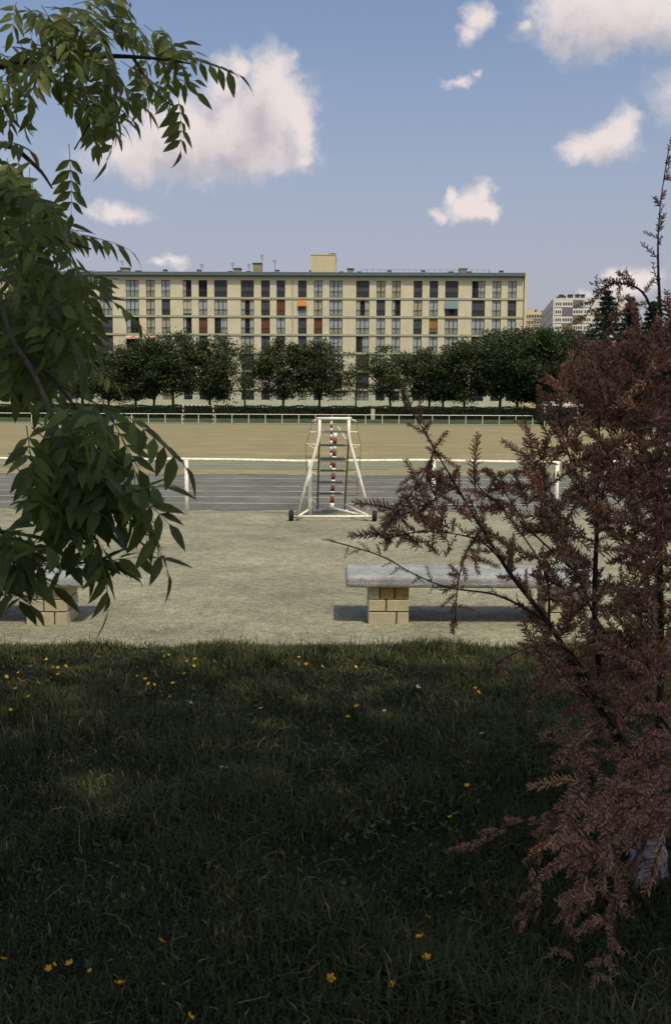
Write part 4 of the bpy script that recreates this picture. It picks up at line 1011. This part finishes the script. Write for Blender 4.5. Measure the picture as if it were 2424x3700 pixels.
    for path, r0, kind in stems:
        sp = smooth_path([rel(v) for v in path], 5)
        MB().tube(sp, [max(.0022, r0 * max(.06, 1 - 1.15 * k / len(sp))) for k in range(len(sp))], 7).build('branch', M['twig'], o, True)
        tot = sum((sp[i + 1] - sp[i]).length for i in range(len(sp) - 1)); acc = 0
        for i in range(len(sp) - 1):
            seg = sp[i + 1] - sp[i]; acc += seg.length; t = acc / tot
            if t < .35 and r0 > .006: continue
            nn = max(1, int(seg.length / (.036 if kind != 2 else .045)))
            for k in range(nn):
                p = sp[i].lerp(sp[i + 1], R.random()); dv = seg.normalized() * .9 + Vector((R.gauss(0, .6), R.gauss(0, .6), R.gauss(0, .6)))
                if kind == 2: v, s = 9 + R.randrange(3), R.uniform(.25, .5)
                elif kind == 1 and t > .55: v, s = (9 + R.randrange(3) if R.random() < .55 else 6 + R.randrange(3)), R.uniform(.7, 1.3) * (1.35 - .75 * t)
                else: v, s = ((R.randrange(6) if R.random() > t + .1 else 6 + R.randrange(3)) if R.random() < .95 else 9 + R.randrange(3)), R.uniform(.55, .85)
                items.append((v, orient(p, dv, Vector((R.gauss(0, 1), R.gauss(0, 1), 1))) @ Matrix.Scale(s, 4), R.random()))
    dense = poly([(1640, 740), (1545, 775), (1450, 805), (1390, 830), (1335, 860), (1320, 905), (1325, 940), (1370, 990), (1400, 1060), (1385, 1110), (1400, 1200), (1440, 1260), (1455, 1350), (1440, 1440), (1370, 1520), (1260, 1540), (1290, 1600), (1310, 1700), (1330, 1800), (1320, 1900), (1310, 1980), (1360, 2000), (1345, 2110), (1390, 2110), (1405, 2200), (1450, 2090), (1640, 2130)])
    sparse = poly([(900, 1210), (990, 1130), (1040, 1160), (1010, 1060), (1050, 1060), (1130, 1150), (1230, 1080), (1290, 1180), (1290, 1300), (1200, 1320), (1140, 1240), (1080, 1260), (1060, 1300), (950, 1280), (890, 1255)])
    mid = poly([(1290, 930), (1340, 990), (1370, 1060), (1350, 1200), (1400, 1280), (1400, 1400), (1330, 1500), (1200, 1520), (1300, 1440), (1300, 1250), (1230, 1120), (1220, 1020)])
    for pg, cnt, d0, dr in ((dense, 860, 3.3, 1.4), (sparse, 34, 3.25, .4), (mid, 85, 3.3, .8)):
        xs = [a for a, _ in pg]; ys = [c for _, c in pg]; got = 0
        while got < cnt:
            px, py = R.uniform(min(xs), max(xs)), R.uniform(min(ys), max(ys))
            if not in_poly(px, py, pg): continue
            d = d0 + R.random() * dr if py < 2750 else 2.75 + R.random() * 1.0; p = P(px, py, d)
            if p.z < .03 or (py > 2450 and R.random() < .5) or (px > 2215 and 2960 < py < 3260 and R.random() < .9): continue
            a = R.gauss(2.0, .9); dv = Vector((math.cos(a), R.gauss(-.3, .6), math.sin(a) * .9 if py < 2600 else -abs(math.sin(a)) * .7))
            v = R.randrange(6) if R.random() < .9 else 9 + R.randrange(3)
            items.append((v, orient(rel(p), dv, Vector((R.gauss(0, 1), R.gauss(0, 1), 1))) @ Matrix.Scale(R.uniform(.7, 1.25), 4), R.random() + (d - 3.2) * 2)); got += 1
    items.sort(key=lambda t: t[2])
    for v, mw, _ in items[:300]: add('flower_sprig' if v < 9 else 'green_sprig', meshes[v], o, mw=mw)
    rest = items[300:]
    join_instances('flower_sprigs', [(allp[v], mw) for v, mw, _ in rest if v < 9], [M['tam'], M['twig']], o)
    join_instances('green_sprigs', [(allp[v], mw) for v, mw, _ in rest if v >= 9], [M['tam_green'], M['twig']], o)
tamarisk()

# ------------------------------------------------------------------ big trees standing behind the viewer: they shade the lawn
def shade_tree(seed, x, y, cx, cy, cz, rx, ry, rz, n, label):
    r = np.random.default_rng(seed); o = tag(empty('shade_tree', (x, y, 0)), label, 'tree', 'trees shading the lawn')
    b = MB(); b.tube([(0, 0, -.1), (.1, 0, 2), ((cx - x) * .3, (cy - y) * .3, 4.5), (cx - x, cy - y, cz)], [.3, .24, .2, .08], 10)
    for k in range(12):
        a = k * .9; b.tube([((cx - x) * .3, (cy - y) * .3, 4.2), (cx - x + math.cos(a) * rx * .4, cy - y + math.sin(a) * ry * .4, cz - rz * .3), (cx - x + math.cos(a) * rx * .8, cy - y + math.sin(a) * ry * .8, cz)], [.1, .06, .02], 5, caps=False)
    b.build('trunk', M['bark'], o, True)
    p = r.normal(size=(n, 3)); p /= np.linalg.norm(p, axis=1)[:, None]; p *= (r.random(n) ** .45)[:, None]
    p = p * np.array([rx, ry, rz]) + np.array([cx - x, cy - y, cz]) + r.normal(size=(n, 3)) * .15
    sd = np.array(SUN)      # gap shaped into the crown along the sun's direction to brighten the ash
    for a in ((-.9, 3.2, 2.75), (-.75, 3.2, 2.5)):
        w = p + np.array([x, y, 0]) - np.array(a); dist = np.linalg.norm(w - (w @ sd)[:, None] * sd, axis=1)
        p = p[(dist > .6) | (r.random(len(p)) < .58)]
    V, Fa = leaf_cards(p, .26, r=r); add('crown', np_mesh('crown', V, Fa, M['shade_leaf']), o)
shade_tree(51, 4.2, -4.2, 2.1, -2.1, 8.6, 5.6, 4.2, 2.6, 13000, 'large leafy shade tree whose crown hangs over the lawn')
hedge(-10, 10, -4.6, -3.4, 0, 2.4, 20000, .2, M['hedge'], 'unseen dark hedge added behind the viewer to block skylight', M['hedge'])  # added out of view to keep skylight from behind off the lawn
